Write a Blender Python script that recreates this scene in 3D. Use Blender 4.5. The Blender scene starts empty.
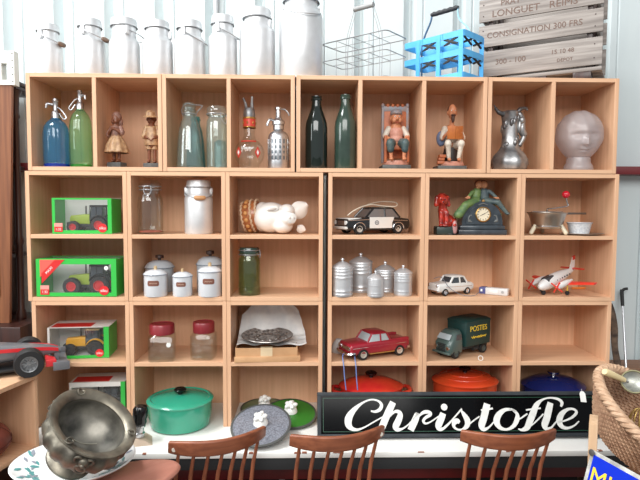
import bpy, bmesh, math, random
from mathutils import Vector, Matrix, Euler
random.seed(11)
SC = bpy.context.scene
COL = SC.collection
R = math.radians
PI = math.pi
# ------------------------------------------------------------------ camera
F = 549.6; PIT = .0623; YAW = .0245; ROL = .0042
CAM = Vector((1.1462, -2.2912, 1.6915))
fw = Vector((math.sin(YAW)*math.cos(PIT), math.cos(YAW)*math.cos(PIT), -math.sin(PIT)))
rt0 = Vector((math.cos(YAW), -math.sin(YAW), 0)); up0 = rt0.cross(fw)
rt = rt0*math.cos(ROL) + up0*math.sin(ROL); up = up0*math.cos(ROL) - rt0*math.sin(ROL)
cd = bpy.data.cameras.new('camera'); cam = bpy.data.objects.new('camera', cd); COL.objects.link(cam)
cd.sensor_width = 36; cd.lens = F/640*36; cd.clip_start = .05
M4 = Matrix((rt, up, -fw)).transposed().to_4x4(); M4.translation = CAM
cam.matrix_world = M4; SC.camera = cam

def ray(u, v): return fw + rt*((u-320)/F) - up*((v-240)/F)
def at(u, v, y):
    d = ray(u, v); return CAM + d*((y-CAM.y)/d.y)
def onz(u, v, z):
    d = ray(u, v); return CAM + d*((z-CAM.z)/d.z)
def spot(u, y, z):
    """point of the shelf at depth y and height z that lies in pixel column u"""
    x = 0.0
    for _ in range(3):
        dep = (Vector((x, y, z))-CAM).dot(fw)
        lo = Vector((x, y, z))-CAM
        x += ((u-320)/F*dep - lo.dot(rt))/rt.x
    return Vector((x, y, z))
def mpp(y, z, x=1.15): return (Vector((x, y, z))-CAM).dot(fw)/F

# ------------------------------------------------------------------ materials
def lin(c):
    o = []
    for k in c[:3]:
        k = k/255
        o.append(k/12.92 if k <= .04045 else ((k+.055)/1.055)**2.4)
    return (*o, 1)
MATS = {}
def mat(name, rgb, rough=.5, metal=0., noise=None, nscale=20., stretch=(1, 1, 1), bump=0., coat=0., spec=None, sub=0.):
    """principled surface; noise = second colour mixed in by a noise texture"""
    if name in MATS: return MATS[name]
    m = bpy.data.materials.new(name); m.use_nodes = True
    nt = m.node_tree; b = nt.nodes['Principled BSDF']
    b.inputs['Base Color'].default_value = lin(rgb)
    b.inputs['Roughness'].default_value = rough; b.inputs['Metallic'].default_value = metal
    b.inputs['Coat Weight'].default_value = coat
    if spec is not None: b.inputs['Specular IOR Level'].default_value = spec
    if sub: b.inputs['Subsurface Weight'].default_value = sub; b.inputs['Subsurface Radius'].default_value = (.01, .008, .006)
    if noise is not None or bump:
        tc = nt.nodes.new('ShaderNodeTexCoord'); mp = nt.nodes.new('ShaderNodeMapping')
        mp.inputs['Scale'].default_value = stretch
        nz = nt.nodes.new('ShaderNodeTexNoise'); nz.inputs['Scale'].default_value = nscale; nz.inputs['Detail'].default_value = 5
        nt.links.new(tc.outputs['Object'], mp.inputs['Vector']); nt.links.new(mp.outputs['Vector'], nz.inputs['Vector'])
        if noise is not None:
            rp = nt.nodes.new('ShaderNodeValToRGB'); e = rp.color_ramp.elements
            e[0].position = .36; e[1].position = .64
            e[0].color = lin(rgb); e[1].color = lin(noise)
            nt.links.new(nz.outputs['Fac'], rp.inputs['Fac']); nt.links.new(rp.outputs['Color'], b.inputs['Base Color'])
        if bump:
            bp = nt.nodes.new('ShaderNodeBump'); bp.inputs['Strength'].default_value = bump; bp.inputs['Distance'].default_value = .004
            nt.links.new(nz.outputs['Fac'], bp.inputs['Height']); nt.links.new(bp.outputs['Normal'], b.inputs['Normal'])
    MATS[name] = m; return m
def glass(name, rgb, fres=.12, rough=.03, milk=0., milkrgb=None):
    """thin-walled glass: tinted transmission with a fresnel gloss, milk = share of diffuse frosting"""
    if name in MATS: return MATS[name]
    m = bpy.data.materials.new(name); m.use_nodes = True; nt = m.node_tree
    nt.nodes.clear()
    out = nt.nodes.new('ShaderNodeOutputMaterial')
    tr = nt.nodes.new('ShaderNodeBsdfTransparent'); tr.inputs['Color'].default_value = lin(rgb)
    gl = nt.nodes.new('ShaderNodeBsdfGlossy'); gl.inputs['Roughness'].default_value = rough
    lw = nt.nodes.new('ShaderNodeLayerWeight'); lw.inputs['Blend'].default_value = .5
    pw = nt.nodes.new('ShaderNodeMath'); pw.operation = 'POWER'; pw.inputs[1].default_value = 3.2
    ma = nt.nodes.new('ShaderNodeMath'); ma.operation = 'MULTIPLY_ADD'; ma.inputs[1].default_value = fres*3.6; ma.inputs[2].default_value = fres*.42
    nt.links.new(lw.outputs['Facing'], pw.inputs[0]); nt.links.new(pw.outputs[0], ma.inputs[0])
    mx = nt.nodes.new('ShaderNodeMixShader')
    nt.links.new(ma.outputs[0], mx.inputs['Fac'])
    src = tr
    if milk:
        df = nt.nodes.new('ShaderNodeBsdfDiffuse'); df.inputs['Color'].default_value = lin(milkrgb or rgb)
        tl = nt.nodes.new('ShaderNodeBsdfTranslucent'); tl.inputs['Color'].default_value = lin(milkrgb or rgb)
        ad = nt.nodes.new('ShaderNodeMixShader'); ad.inputs['Fac'].default_value = .4
        nt.links.new(df.outputs[0], ad.inputs[1]); nt.links.new(tl.outputs[0], ad.inputs[2])
        m2 = nt.nodes.new('ShaderNodeMixShader'); m2.inputs['Fac'].default_value = milk
        nt.links.new(tr.outputs[0], m2.inputs[1]); nt.links.new(ad.outputs[0], m2.inputs[2]); src = m2
    nt.links.new(src.outputs[0], mx.inputs[1]); nt.links.new(gl.outputs[0], mx.inputs[2])
    nt.links.new(mx.outputs[0], out.inputs['Surface'])
    MATS[name] = m; return m
def wood(name, a, b, axis='z', rough=.45, sc=1.0, bump=.05):
    st = {'x': (1.2, 26, 26), 'y': (26, 1.2, 26), 'z': (26, 26, 1.2)}[axis]
    return mat(name, a, rough, noise=b, nscale=2.6*sc, stretch=st, bump=bump)

# ------------------------------------------------------------------ mesh builder
def catmull(pts, n=6, closed=False):
    P = [tuple(p) for p in pts]; out = []
    N = len(P)
    for i in range(N if closed else N-1):
        if closed: a, b, c, d = P[(i-1) % N], P[i], P[(i+1) % N], P[(i+2) % N]
        else: a, b, c, d = P[max(i-1, 0)], P[i], P[i+1], P[min(i+2, N-1)]
        for k in range(n):
            t = k/n
            out.append(tuple(.5*((2*q1)+(-q0+q2)*t+(2*q0-5*q1+4*q2-q3)*t*t+(-q0+3*q1-3*q2+q3)*t**3) for q0, q1, q2, q3 in zip(a, b, c, d)))
    if not closed: out.append(P[-1])
    return out
def rrect(w, h, r, n=4, cx=0., cy=0.):
    r = min(r, w/2-1e-5, h/2-1e-5); o = []
    for (sx, sy, a0) in ((1, 1, 0), (-1, 1, 90), (-1, -1, 180), (1, -1, 270)):
        for k in range(n+1):
            a = R(a0+90*k/n)
            o.append((cx+sx*(w/2-r)+r*math.cos(a), cy+sy*(h/2-r)+r*math.sin(a)))
    return o
def frame_of(d):
    d = d.normalized(); a = Vector((0, 0, 1)) if abs(d.z) < .9 else Vector((1, 0, 0))
    x = a.cross(d).normalized(); return x, d.cross(x)
class MB:
    def __init__(s): s.bm = bmesh.new(); s.mats = []
    def mi(s, m):
        if m not in s.mats: s.mats.append(m)
        return s.mats.index(m)
    def _faces(s, vs, fs, m, M=None, smooth=True):
        i = s.mi(m)
        bv = [s.bm.verts.new((M @ Vector(v)) if M else v) for v in vs]
        for f in fs:
            try: fc = s.bm.faces.new([bv[k] for k in f])
            except ValueError: continue
            fc.material_index = i; fc.smooth = smooth
        return s
    def box(s, x0, x1, y0, y1, z0, z1, m, bev=0., M=None, seg=2):
        t = bmesh.new(); bmesh.ops.create_cube(t, size=1)
        for v in t.verts: v.co = Vector(((x0+x1)/2+v.co.x*(x1-x0), (y0+y1)/2+v.co.y*(y1-y0), (z0+z1)/2+v.co.z*(z1-z0)))
        if bev: bmesh.ops.bevel(t, geom=t.edges[:], offset=bev, segments=seg, affect='EDGES', profile=.5)
        t.verts.index_update()
        s._faces([v.co.copy() for v in t.verts], [[v.index for v in f.verts] for f in t.faces], m, M); t.free(); return s
    def rings(s, rings, m, M=None, closed=True, cap0=True, cap1=True):
        n = len(rings[0]); vs = [p for r in rings for p in r]; fs = []
        for i in range(len(rings)-1):
            for k in range(n if closed else n-1):
                a, b = i*n+k, i*n+(k+1) % n
                fs.append((a, b, b+n, a+n))
        if closed and cap0: fs.append(tuple(range(n))[::-1])
        if closed and cap1: fs.append(tuple((len(rings)-1)*n+k for k in range(n)))
        return s._faces(vs, fs, m, M)
    def cyl(s, p0, p1, r0, m, r1=None, seg=20, M=None, caps=True):
        p0, p1 = Vector(p0), Vector(p1); r1 = r0 if r1 is None else r1
        x, y = frame_of(p1-p0)
        rg = [[p+(x*math.cos(2*PI*k/seg)+y*math.sin(2*PI*k/seg))*r for k in range(seg)] for p, r in ((p0, r0), (p1, r1))]
        return s.rings(rg, m, M, cap0=caps, cap1=caps)
    def lathe(s, prof, m, seg=36, M=None, mod=None, sx=1., sy=1.):
        """revolve (r, z) about z; mod(theta, r, z) -> r"""
        rg = []
        for r, z in prof:
            r = max(r, 1e-5)
            rg.append([(sx*(mod(2*PI*k/seg, r, z) if mod else r)*math.cos(2*PI*k/seg), sy*(mod(2*PI*k/seg, r, z) if mod else r)*math.sin(2*PI*k/seg), z) for k in range(seg)])
        return s.rings(rg, m, M, cap0=prof[0][0] < 1e-4, cap1=prof[-1][0] < 1e-4)
    def tube(s, pts, r, m, seg=8, closed=False, M=None, flat=1.):
        P = [Vector(p[:3]) for p in pts]; n = len(P); rg = []
        x = None
        for i in range(n):
            d = (P[(i+1) % n]-P[i-1]) if closed else (P[min(i+1, n-1)]-P[max(i-1, 0)])
            if d.length < 1e-9: d = Vector((0, 0, 1))
            d.normalize()
            if x is None: x, _ = frame_of(d)
            x = (x-d*x.dot(d))
            if x.length < 1e-6: x, _ = frame_of(d)
            x.normalize(); y = d.cross(x)
            rr = r[i] if isinstance(r, (list, tuple)) else r
            rg.append([P[i]+(x*math.cos(2*PI*k/seg)*flat+y*math.sin(2*PI*k/seg))*rr for k in range(seg)])
        if closed: rg.append(rg[0])
        return s.rings(rg, m, M, cap0=not closed, cap1=not closed)
    def ball(s, c, r, m, seg=20, rot=None, M=None):
        if not isinstance(r, (tuple, list)): r = (r, r, r)
        h = max(6, seg//2); E = Euler(rot).to_matrix() if rot else None; rg = []; c = Vector(c)
        for i in range(h+1):
            a = PI*i/h; row = []
            for k in range(seg):
                q = Vector((r[0]*max(math.sin(a), 1e-4)*math.cos(2*PI*k/seg), r[1]*max(math.sin(a), 1e-4)*math.sin(2*PI*k/seg), -r[2]*math.cos(a)))
                row.append(c+(E @ q if E else q))
            rg.append(row)
        return s.rings(rg, m, M)
    def caps(s, p0, p1, r0, r1, m, seg=14):
        s.cyl(p0, p1, r0, m, r1, seg); s.ball(p0, r0, m, seg); s.ball(p1, r1, m, seg); return s
    def prism(s, poly, h0, h1, m, M=None):
        n = len(poly)
        return s.rings([[(x, y, h0) for x, y in poly], [(x, y, h1) for x, y in poly]], m, M)
    def ribbon(s, pts, h0, h1, m, M=None, n=6):
        """flat stroke in XY with width per point, raised from h0 to h1"""
        P = catmull(pts, n); L = []; Q = []
        for i in range(len(P)):
            a, b = P[max(i-1, 0)], P[min(i+1, len(P)-1)]
            d = Vector((b[0]-a[0], b[1]-a[1])); d = d.normalized() if d.length > 1e-9 else Vector((1, 0))
            nx, ny = -d.y, d.x; w = max(P[i][2], 1e-4)/2
            L.append((P[i][0]+nx*w, P[i][1]+ny*w)); Q.append((P[i][0]-nx*w, P[i][1]-ny*w))
        rg = [[(l[0], l[1], h0), (q[0], q[1], h0), (q[0], q[1], h1), (l[0], l[1], h1)] for l, q in zip(L, Q)]
        return s.rings(rg, m, M)
    def grid(s, f, nu, nv, m, M=None):
        vs = [f(i/nu, j/nv) for i in range(nu+1) for j in range(nv+1)]; w = nv+1
        return s._faces(vs, [(i*w+j, (i+1)*w+j, (i+1)*w+j+1, i*w+j+1) for i in range(nu) for j in range(nv)], m, M)
    def text(s, txt, size, m, M, depth=.0004, align='CENTER', sx=1.):
        cu = bpy.data.curves.new('t', 'FONT'); cu.body = txt; cu.size = size; cu.extrude = depth; cu.align_x = align; cu.align_y = 'CENTER'; cu.resolution_u = 3
        o = bpy.data.objects.new('t', cu); COL.objects.link(o)
        me = bpy.data.meshes.new_from_object(o.evaluated_get(bpy.context.evaluated_depsgraph_get()))
        s._faces([Vector((v.co.x*sx, v.co.y, v.co.z)) for v in me.vertices], [list(p.vertices) for p in me.polygons], m, M)
        bpy.data.objects.remove(o); bpy.data.curves.remove(cu); bpy.data.meshes.remove(me); return s
    def build(s, name, parent=None, loc=None, rot=None, ang=38, remesh=0., smooth=0, solid=0., subs=0, bevel=0.):
        bmesh.ops.remove_doubles(s.bm, verts=s.bm.verts, dist=1e-6)
        bmesh.ops.recalc_face_normals(s.bm, faces=s.bm.faces)
        me = bpy.data.meshes.new(name); s.bm.to_mesh(me); s.bm.free()
        for m in s.mats: me.materials.append(m)
        o = bpy.data.objects.new(name, me); COL.objects.link(o)
        if remesh or solid or subs or smooth:
            if solid: md = o.modifiers.new('a', 'SOLIDIFY'); md.thickness = solid; md.offset = 0
            if remesh: md = o.modifiers.new('b', 'REMESH'); md.mode = 'VOXEL'; md.voxel_size = remesh
            if smooth: md = o.modifiers.new('c', 'SMOOTH'); md.iterations = smooth; md.factor = .5
            if subs: md = o.modifiers.new('d', 'SUBSURF'); md.levels = subs; md.render_levels = subs
            dg = bpy.context.evaluated_depsgraph_get(); dg.update()
            me2 = bpy.data.meshes.new_from_object(o.evaluated_get(dg))
            o.modifiers.clear(); o.data = me2; bpy.data.meshes.remove(me); me = me2; me.name = name
            if not me.materials:
                for m in s.mats: me.materials.append(m)
        me.shade_smooth(); me.set_sharp_from_angle(angle=R(ang))
        if parent: o.parent = parent
        if loc is not None: o.location = loc
        if rot is not None: o.rotation_euler = rot
        return o
def tag(o, label=None, cat=None, group=None, kind=None):
    if label: o['label'] = label
    if cat: o['category'] = cat
    if group: o['group'] = group
    if kind: o['kind'] = kind
    return o
def thing(name, label, cat, loc=(0, 0, 0), rz=0., group=None, rot=None):
    o = bpy.data.objects.new(name, None); COL.objects.link(o); o.location = loc; o.empty_display_size = .05
    o.rotation_euler = rot if rot else (0, 0, rz)
    return tag(o, label, cat, group)
def copy_tree(o, parent=None):
    c = o.copy(); COL.objects.link(c)
    if parent: c.parent = parent
    for ch in [x for x in SC.objects if x.parent == o]: copy_tree(ch, c)
    return c
def T(x=0, y=0, z=0): return Matrix.Translation((x, y, z))
def RX(a): return Matrix.Rotation(R(a), 4, 'X')
def RY(a): return Matrix.Rotation(R(a), 4, 'Y')
def RZ(a): return Matrix.Rotation(R(a), 4, 'Z')
FRONT = RX(90)        # XY drawing -> standing in XZ, facing -Y

# ------------------------------------------------------------------ palette
BV = wood('beech_vertical', (220, 176, 141), (210, 165, 130), 'z', .5, bump=.02)
BH = wood('beech_horizontal', (222, 179, 144), (212, 168, 133), 'x', .5, bump=.02)
ALU = mat('brushed_aluminium', (205, 207, 210), .38, 1., noise=(180, 183, 187), nscale=14, stretch=(1, 1, .15), bump=.04)
STEEL = mat('steel', (190, 190, 192), .25, 1.)
CHROME = mat('chrome', (225, 225, 228), .12, 1.)
PEWTER = mat('pewter', (184, 184, 184), .40, .8, noise=(128, 128, 130), nscale=22, bump=.25)
WIRE = mat('galvanised_wire', (170, 172, 175), .4, .8)
BLACK = mat('black_rubber', (22, 22, 24), .6)
BLKGLOSS = mat('black_gloss', (14, 15, 16), .15)
WHITE = mat('white_paint', (236, 236, 232), .4)
DKWOOD = wood('dark_mahogany', (58, 28, 20), (38, 18, 14), 'z', .35)
PAPER = mat('white_paper', (226, 226, 224), .8, noise=(212, 213, 213), nscale=30, bump=.25)
REDP = mat('red_print', (206, 42, 40), .4)
GREENP = mat('green_print', (52, 184, 72), .4)
YELP = mat('yellow_paint', (240, 205, 60), .5)
BROWNPLUG = mat('brown_handle_wood', (120, 96, 80), .5, noise=(98, 78, 64), nscale=18)

# ------------------------------------------------------------------ measures of the shelving
W = .405; GAP = .0211; HL = .5389; HT = .3955; DEP = .292; TH = .0165
ZT = 1.83; TABLE = ZT-2*HL
XU = [0, W, 2*W, 3*W+GAP, 4*W+GAP, 5*W+GAP]
F1 = ZT+TH+.0012; F2 = ZT-HL/2+TH/2+.0006; F3 = ZT-HL+TH+.0006; F4 = ZT-1.5*HL+TH/2+.0006; F5 = TABLE+.0004; TOP = ZT+HT+.0006
# ------------------------------------------------------------------ the place
fl = MB(); fl.box(-4, 7, -7, 1.2, -.1, 0, mat('concrete', (120, 116, 110), .8, noise=(98, 95, 90), nscale=6))
tag(fl.build('floor'), kind='structure')
CLAD = mat('wall_sheet', (206, 215, 216), .5, noise=(198, 208, 210), nscale=3, stretch=(2, 2, .3))
wl = MB()
pr = []; x = spot(60, .52, 2.4).x+.015-.2465*9
while x < 5.2:
    pr += [(x, .540), (x+.010, .540), (x+.030, .50), (x+.060, .50), (x+.066, .507), (x+.072, .50), (x+.2135, .50)]; x += .2465
ring0 = pr + [(q[0], .60) for q in (pr[-1], pr[0])]
wl.rings([[(a, b, 0) for a, b in ring0], [(a, b, 4.3) for a, b in ring0]], CLAD)
tag(wl.build('wall_back', ang=20), kind='structure')
g = MB()
zr = at(632, 171, .44).z
g.box(2.62, 5.1, .40, .498, zr-.02, zr+.02, mat('red_steel', (110, 28, 34), .45), .003)
tag(g.build('trim_1'), kind='structure')
g = MB(); g.box(-2.1, -.19, .40, .498, zr-.02, zr+.02, MATS['red_steel'], .003)
tag(g.build('trim_2'), kind='structure')

# ------------------------------------------------------------------ shelving units
def unit(label, x0, x1, z0, z1, shelves=(), dividers=(), floor=True):
    t = thing('shelving_unit', label, 'shelving unit', ((x0+x1)/2, 0, z0), 0, 'beech cube shelving units')
    w = x1-x0-.0012; h = z1-z0-.0012; a = w/2
    for s in (-1, 1):
        m = MB(); m.box(min(s*a, s*(a-TH)), max(s*a, s*(a-TH)), 0, DEP, 0, h, BV, .0008, seg=1); m.build('side_panel', t)
    m = MB(); m.box(-a+TH, a-TH, .0006, DEP, h-TH, h, BH, .0006, seg=1); m.build('top_panel', t)
    if floor: m = MB(); m.box(-a+TH, a-TH, .0006, DEP, 0, TH, BH, .0006, seg=1); m.build('bottom_panel', t)
    for zz in shelves: m = MB(); m.box(-a+TH, a-TH, .0008, DEP-.006, zz-TH/2, zz+TH/2, BH, .0006, seg=1); m.build('shelf', t)
    for xx in dividers: m = MB(); m.box(xx-TH/2, xx+TH/2, .0008, DEP-.006, TH, h-TH, BV, .0006, seg=1); m.build('divider', t)
    m = MB(); m.box(-a+TH, a-TH, DEP-.006, DEP-.0005, TH if floor else 0, h-TH, BV); m.build('back_panel', t)
    return t
eA = [at(u, 76, 0).x for u in (25.2, 161.4)]; eB = [at(u, 76, 0).x for u in (161.6, 295)]
eC = [at(u, 76, 0).x for u in (296.3, 488.2)]; eD = [at(u, 77, 0).x for u in (488.6, 619.8)]
unit('beech two-cell top unit holding the soda siphons and children figurines', *eA, ZT+.0005, TOP, dividers=(.0,))
unit('beech two-cell top unit holding swing-top jars and the round decanter', *eB, ZT+.0005, TOP, dividers=(.0,))
wC = eC[1]-eC[0]
unit('wide beech three-cell top unit holding two dark bottles and seated figurines', *eC, ZT+.0005, TOP, dividers=(-wC/6, wC/6))
unit('beech two-cell top unit holding the pewter ewer and frosted glass head', *eD, ZT+.0005, TOP, dividers=(.0,))
LA = ['beech cube unit holding two green boxed tractors', 'beech cube unit holding a glass jar, milk can and enamel canisters',
      'beech cube unit holding the pig head tureen and green jar', 'beech cube unit holding the toy police car and aluminium canisters',
      'beech cube unit holding the mantel clock and white toy car', 'beech cube unit holding the food mill and toy aeroplane']
LB = ['beech lower unit holding the yellow boxed tractor', 'beech lower unit holding red-lidded jars above the green casserole',
      'beech lower unit holding the cardboard box with ornate plate', 'beech lower unit holding the maroon toy car',
      'beech lower unit holding the green toy truck', 'beech lower unit with an empty cell above the blue casserole']
for k in range(6):
    unit(LA[k], XU[k]-(.009 if k == 0 else 0), XU[k]+W+(.010 if k == 5 else 0), ZT-HL, ZT, shelves=(HL/2,))
    dx = .0035 if k == 0 else .0015 if k < 3 else 0
    unit(LB[k], XU[k]+dx, XU[k]+W+(.0015 if k < 2 else 0)-(.003 if k == 5 else 0), ZT-2*HL, ZT-HL, shelves=(HL/2,), floor=False)

# ------------------------------------------------------------------ table under the shelves
t = thing('table', 'long white-topped table carrying the beech shelving', 'table', (1.2, 0, 0))
TW = mat('chipped_white_paint', (236, 236, 232), .5, noise=(232, 231, 226), nscale=9)
m = MB(); m.box(-1.215, 1.29, -.25, .38, TABLE-.022, TABLE-.0003, TW, .002)
CH = mat('bare_wood_chip', (150, 95, 75), .7)
for i in range(26):
    cx = random.uniform(-1.2, 1.3); w = random.uniform(.004, .03)
    m.box(cx, cx+w, -.2506, -.2490+random.uniform(.002, .010), TABLE-.002-random.uniform(0, .005), TABLE-.00015, CH)
m.build('table_top', t)
DG = mat('dark_grey_steel', (38, 40, 42), .6)
m = MB(); m.box(-1.2, 1.28, -.235, -.215, TABLE-.075, TABLE-.022, DG, .002); m.build('apron', t)
m = MB(); m.box(-1.2, 1.28, .30, .32, .05, TABLE-.022, mat('under_table_shade', (20, 19, 19), .7)); m.build('shade_board', t)  # added black board stands in for the deep shade under the table
for xx in (-1.17, spot(282, 0, .66).x-1.2, 1.25):
    m = MB(); m.box(xx-.012, xx+.012, -.012, .012, 0, TABLE-.022, mat('grey_leg_paint', (120, 120, 120), .5), .002); m.build('leg', t)
m = MB(); m.box(-1.2, 1.28, -.06, -.03, .55, .61, mat('dark_red_rail', (112, 28, 30), .5, noise=(84, 22, 24), nscale=6), .003); m.build('stretcher', t)

# ------------------------------------------------------------------ dark dresser at the left wall
ZB = 1.155
t = thing('dresser', 'dark mahogany dresser with carved corner post behind the brown panel', 'dresser', (-.55, .30, 0))
def lx(u, y, z=1.5): return spot(u, y, z).x+.55
m = MB(); m.box(-.5, lx(22, .12, .9), -.18, .17, 0, ZB, DKWOOD, .006)
m.box(-.4, lx(8, .12, .9), -.186, -.18, .15, ZB-.1, mat('mahogany_panel', (74, 36, 26), .3, noise=(56, 27, 20), nscale=8), .003); m.build('base', t)
m = MB(); m.box(-.5, lx(17, .47), .05, .17, ZB, 2.2, DKWOOD, .004); m.build('back_case', t)
xc = lx(16.2, .30, 2.0)
zc = at(16, 84, .3).z
prof = [(.022, ZB), (.026, ZB+.02), (.016, ZB+.05), (.016, 1.5), (.022, 1.52), (.015, 1.55), (.014, zc-.16), (.019, zc-.15), (.015, zc-.13), (.018, zc-.06), (.030, zc-.03), (0, zc-.03)]
m = MB(); m.lathe(prof, DKWOOD, 20, T(xc, 0, 0)); m.build('corner_post', t)
m = MB(); m.box(-.5, xc+.032, -.05, .17, zc-.03, zc-.012, DKWOOD, .004); m.box(-.5, xc+.042, -.06, .17, zc-.012, zc+.004, DKWOOD, .004); m.build('cornice', t)
for v, uu in ((167, 25), (257, 22)):
    zz = at(20, v, .27).z
    m = MB(); m.box(-.5, lx(uu, .40, zz), -.03, .17, zz-.01, zz+.01, DKWOOD, .004); m.build('ledge', t)
# brown panel standing on the dresser base, white crate lying behind its top
BRP = wood('worn_brown_wood', (134, 84, 52), (112, 66, 40), 'z', .5)
yb = .20
p0 = at(9.3, 321, yb); p1 = at(11.5, 84, yb)
m = MB()
x0 = p0.x-.42
m.rings([[(x0, 0, 0), (p0.x, 0, 0), (p0.x, .018, 0), (x0, .018, 0)], [(x0, 0, p1.z-ZB), (p1.x, 0, p1.z-ZB), (p1.x, .018, p1.z-ZB), (x0, .018, p1.z-ZB)]], BRP)
m.box(x0+.05, p0.x-.035, -.004, 0, .12, p1.z-ZB-.10, wood('panel_field', (150, 96, 62), (128, 78, 48), 'z', .5), .002)
o = m.build('cupboard_door', None, (0, yb, ZB+.001))
tag(o, 'tall worn brown wooden cupboard door standing in front of the dark dresser', 'door panel')
wz = at(0, 85, .2).z; wt = at(0, 51, .2).z; wx = at(15, 70, .2).x
m = MB()
PERF = mat('off_white_board', (214, 214, 208), .6)
hx = at(4.8, 68, .2).x
h0, h1 = at(0, 80, .2).z, at(0, 63.5, .2).z
m.prism([(wx-.4, wz), (hx-.012, wz), (hx-.012, wt), (wx-.4, wt)], -.02, .02, PERF, FRONT)
m.prism([(hx-.012, wz), (hx+.012, wz), (hx+.012, h0), (hx-.012, h0)], -.02, .02, PERF, FRONT)
m.prism([(hx-.012, h1), (hx+.012, h1), (hx+.012, wt), (hx-.012, wt)], -.02, .02, PERF, FRONT)
m.prism([(hx+.012, wz), (wx, wz), (wx, wt), (hx+.012, wt)], -.02, .02, PERF, FRONT)
for i in range(5): m.cyl((wx-.008, -.0205, wz+.015+i*.03), (wx-.008, -.019, wz+.015+i*.03), .003, DG, seg=10)
o = m.build('white_box', None, (0, .214, .0))
tag(o, 'white slotted box end on top of the brown cupboard door', 'box')

# ------------------------------------------------------------------ right side: low cabinet, cane, plank
zc2 = at(628, 366, .35).z
t = thing('side_cabinet', 'brown wooden cabinet behind the wicker basket', 'cabinet', (2.86, .30, 0))
BW2 = wood('mid_brown_wood', (150, 104, 72), (120, 80, 54), 'x', .5)
m = MB(); m.box(-.33, .5, -.16, .16, .0, zc2-.025, BW2, .004); m.build('body', t)
m = MB(); m.box(-.34, .52, -.175, .165, zc2-.025, zc2, BW2, .004); m.build('cabinet_top', t)
pb = spot(626, .32, zc2); pt = at(622.5, 304, .44)
t = thing('walking_cane', 'silver walking cane with black crook handle leaning on the wall', 'cane', pb)
d = pt-pb
m = MB(); m.cyl((0, 0, .0), d, .0055, mat('silver_shaft', (205, 208, 212), .3, .7)); m.build('shaft', t)
m = MB(); e = d.normalized()
m.tube([d-e*.01, d+e*.05, d+e*.075], [.008, .009, .008], BLACK, 12)
m.tube(catmull([d+e*.055+Vector((-.004, 0, .0)), d+e*.070+Vector((.004, 0, 0)), d+e*.080+Vector((.014, -.005, 0)), d+e*.082+Vector((.026, -.01, 0))], 4), [.007]*13, BLACK, 10); m.build('handle', t)
m = MB()
pk = spot(615.5, .17, zc2); pk.x = 2.47
BR = mat('weathered_bark', (112, 92, 76), .9, noise=(60, 48, 42), nscale=30, bump=.8)
q = [(0, 0, 0, .012), (.004, .0, .06, .016), (.0, .02, .14, .015), (.006, .04, .22, .017), (.004, .06, .29, .016), (.008, .08, .33, .008)]
P = catmull(q, 5); m.tube(P, [p[3] for p in P], BR, 10, flat=.6)
pk = spot(616, .17, zc2)
o = m.build('driftwood_stick', None, pk); tag(o, 'weathered grey-brown stick standing beside the shelf near the walking cane', 'stick')

# ------------------------------------------------------------------ beech cube at the left with the racing car
UZ = 1.045; uy1 = -.20; ux = .118; uy0 = -.80
t = thing('shelving_unit', 'separate beech cube standing sideways under the grey and red racing car', 'shelving unit', (ux, uy1, UZ-.29), R(-14))
HH = .29; LL = .60
m = MB(); m.box(-DEP, 0, -TH, 0, 0, HH-TH, BV, .0008); m.build('side_panel', t)
m = MB(); m.box(-DEP, 0, -LL, -LL+TH, 0, HH-TH, BV, .0008); m.build('side_panel', t)
m = MB(); m.box(-DEP, 0, -LL, 0, HH-TH, HH, BH, .0008); m.build('top_panel', t)
m = MB(); m.box(-DEP, 0, -LL+TH, -TH, 0, TH, BH, .0008); m.build('bottom_panel', t)
m = MB(); m.box(-DEP, -DEP+.006, -LL+TH, -TH, TH, HH-TH, BV); m.build('back_panel', t)
CUBE = t
t = thing('low_chest', 'dark low chest carrying the separate sideways beech cube', 'chest', (ux-.16, uy1-.36, 0))
m = MB(); m.box(-.22, .10, -.36, .30, .04, UZ-HH-.0005, DKWOOD, .006); m.build('body', t)
for sx in (-.2, .08):
    for sy in (-.34, .28):
        m = MB(); m.box(sx-.02, sx+.02, sy-.02, sy+.02, 0, .04, DKWOOD, .003); m.build('foot', t)
# leather ball inside the cube
LEA = mat('red_brown_leather', (128, 62, 48), .5, noise=(108, 50, 38), nscale=30, bump=.2)
bc = at(-2, 443, -.33)
m = MB(); m.ball((0, 0, 0), (.098, .072, .072), LEA, 32)
for k in range(4):
    a = PI/2*k+.4
    m.tube([(.0985*math.cos(s), .0725*math.sin(s)*math.cos(a), .0725*math.sin(s)*math.sin(a)) for s in [PI*i/20 for i in range(21)]], .0012, mat('ball_seam', (84, 38, 30), .6), 6)
bc.z = UZ-HH+TH+.074; bc.x = ux-.135; bc.y = -.345
o = m.build('leather_ball', None, bc, (0, 0, R(20))); tag(o, 'red-brown leather rugby ball inside the beech cube under the racing car', 'ball')
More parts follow.
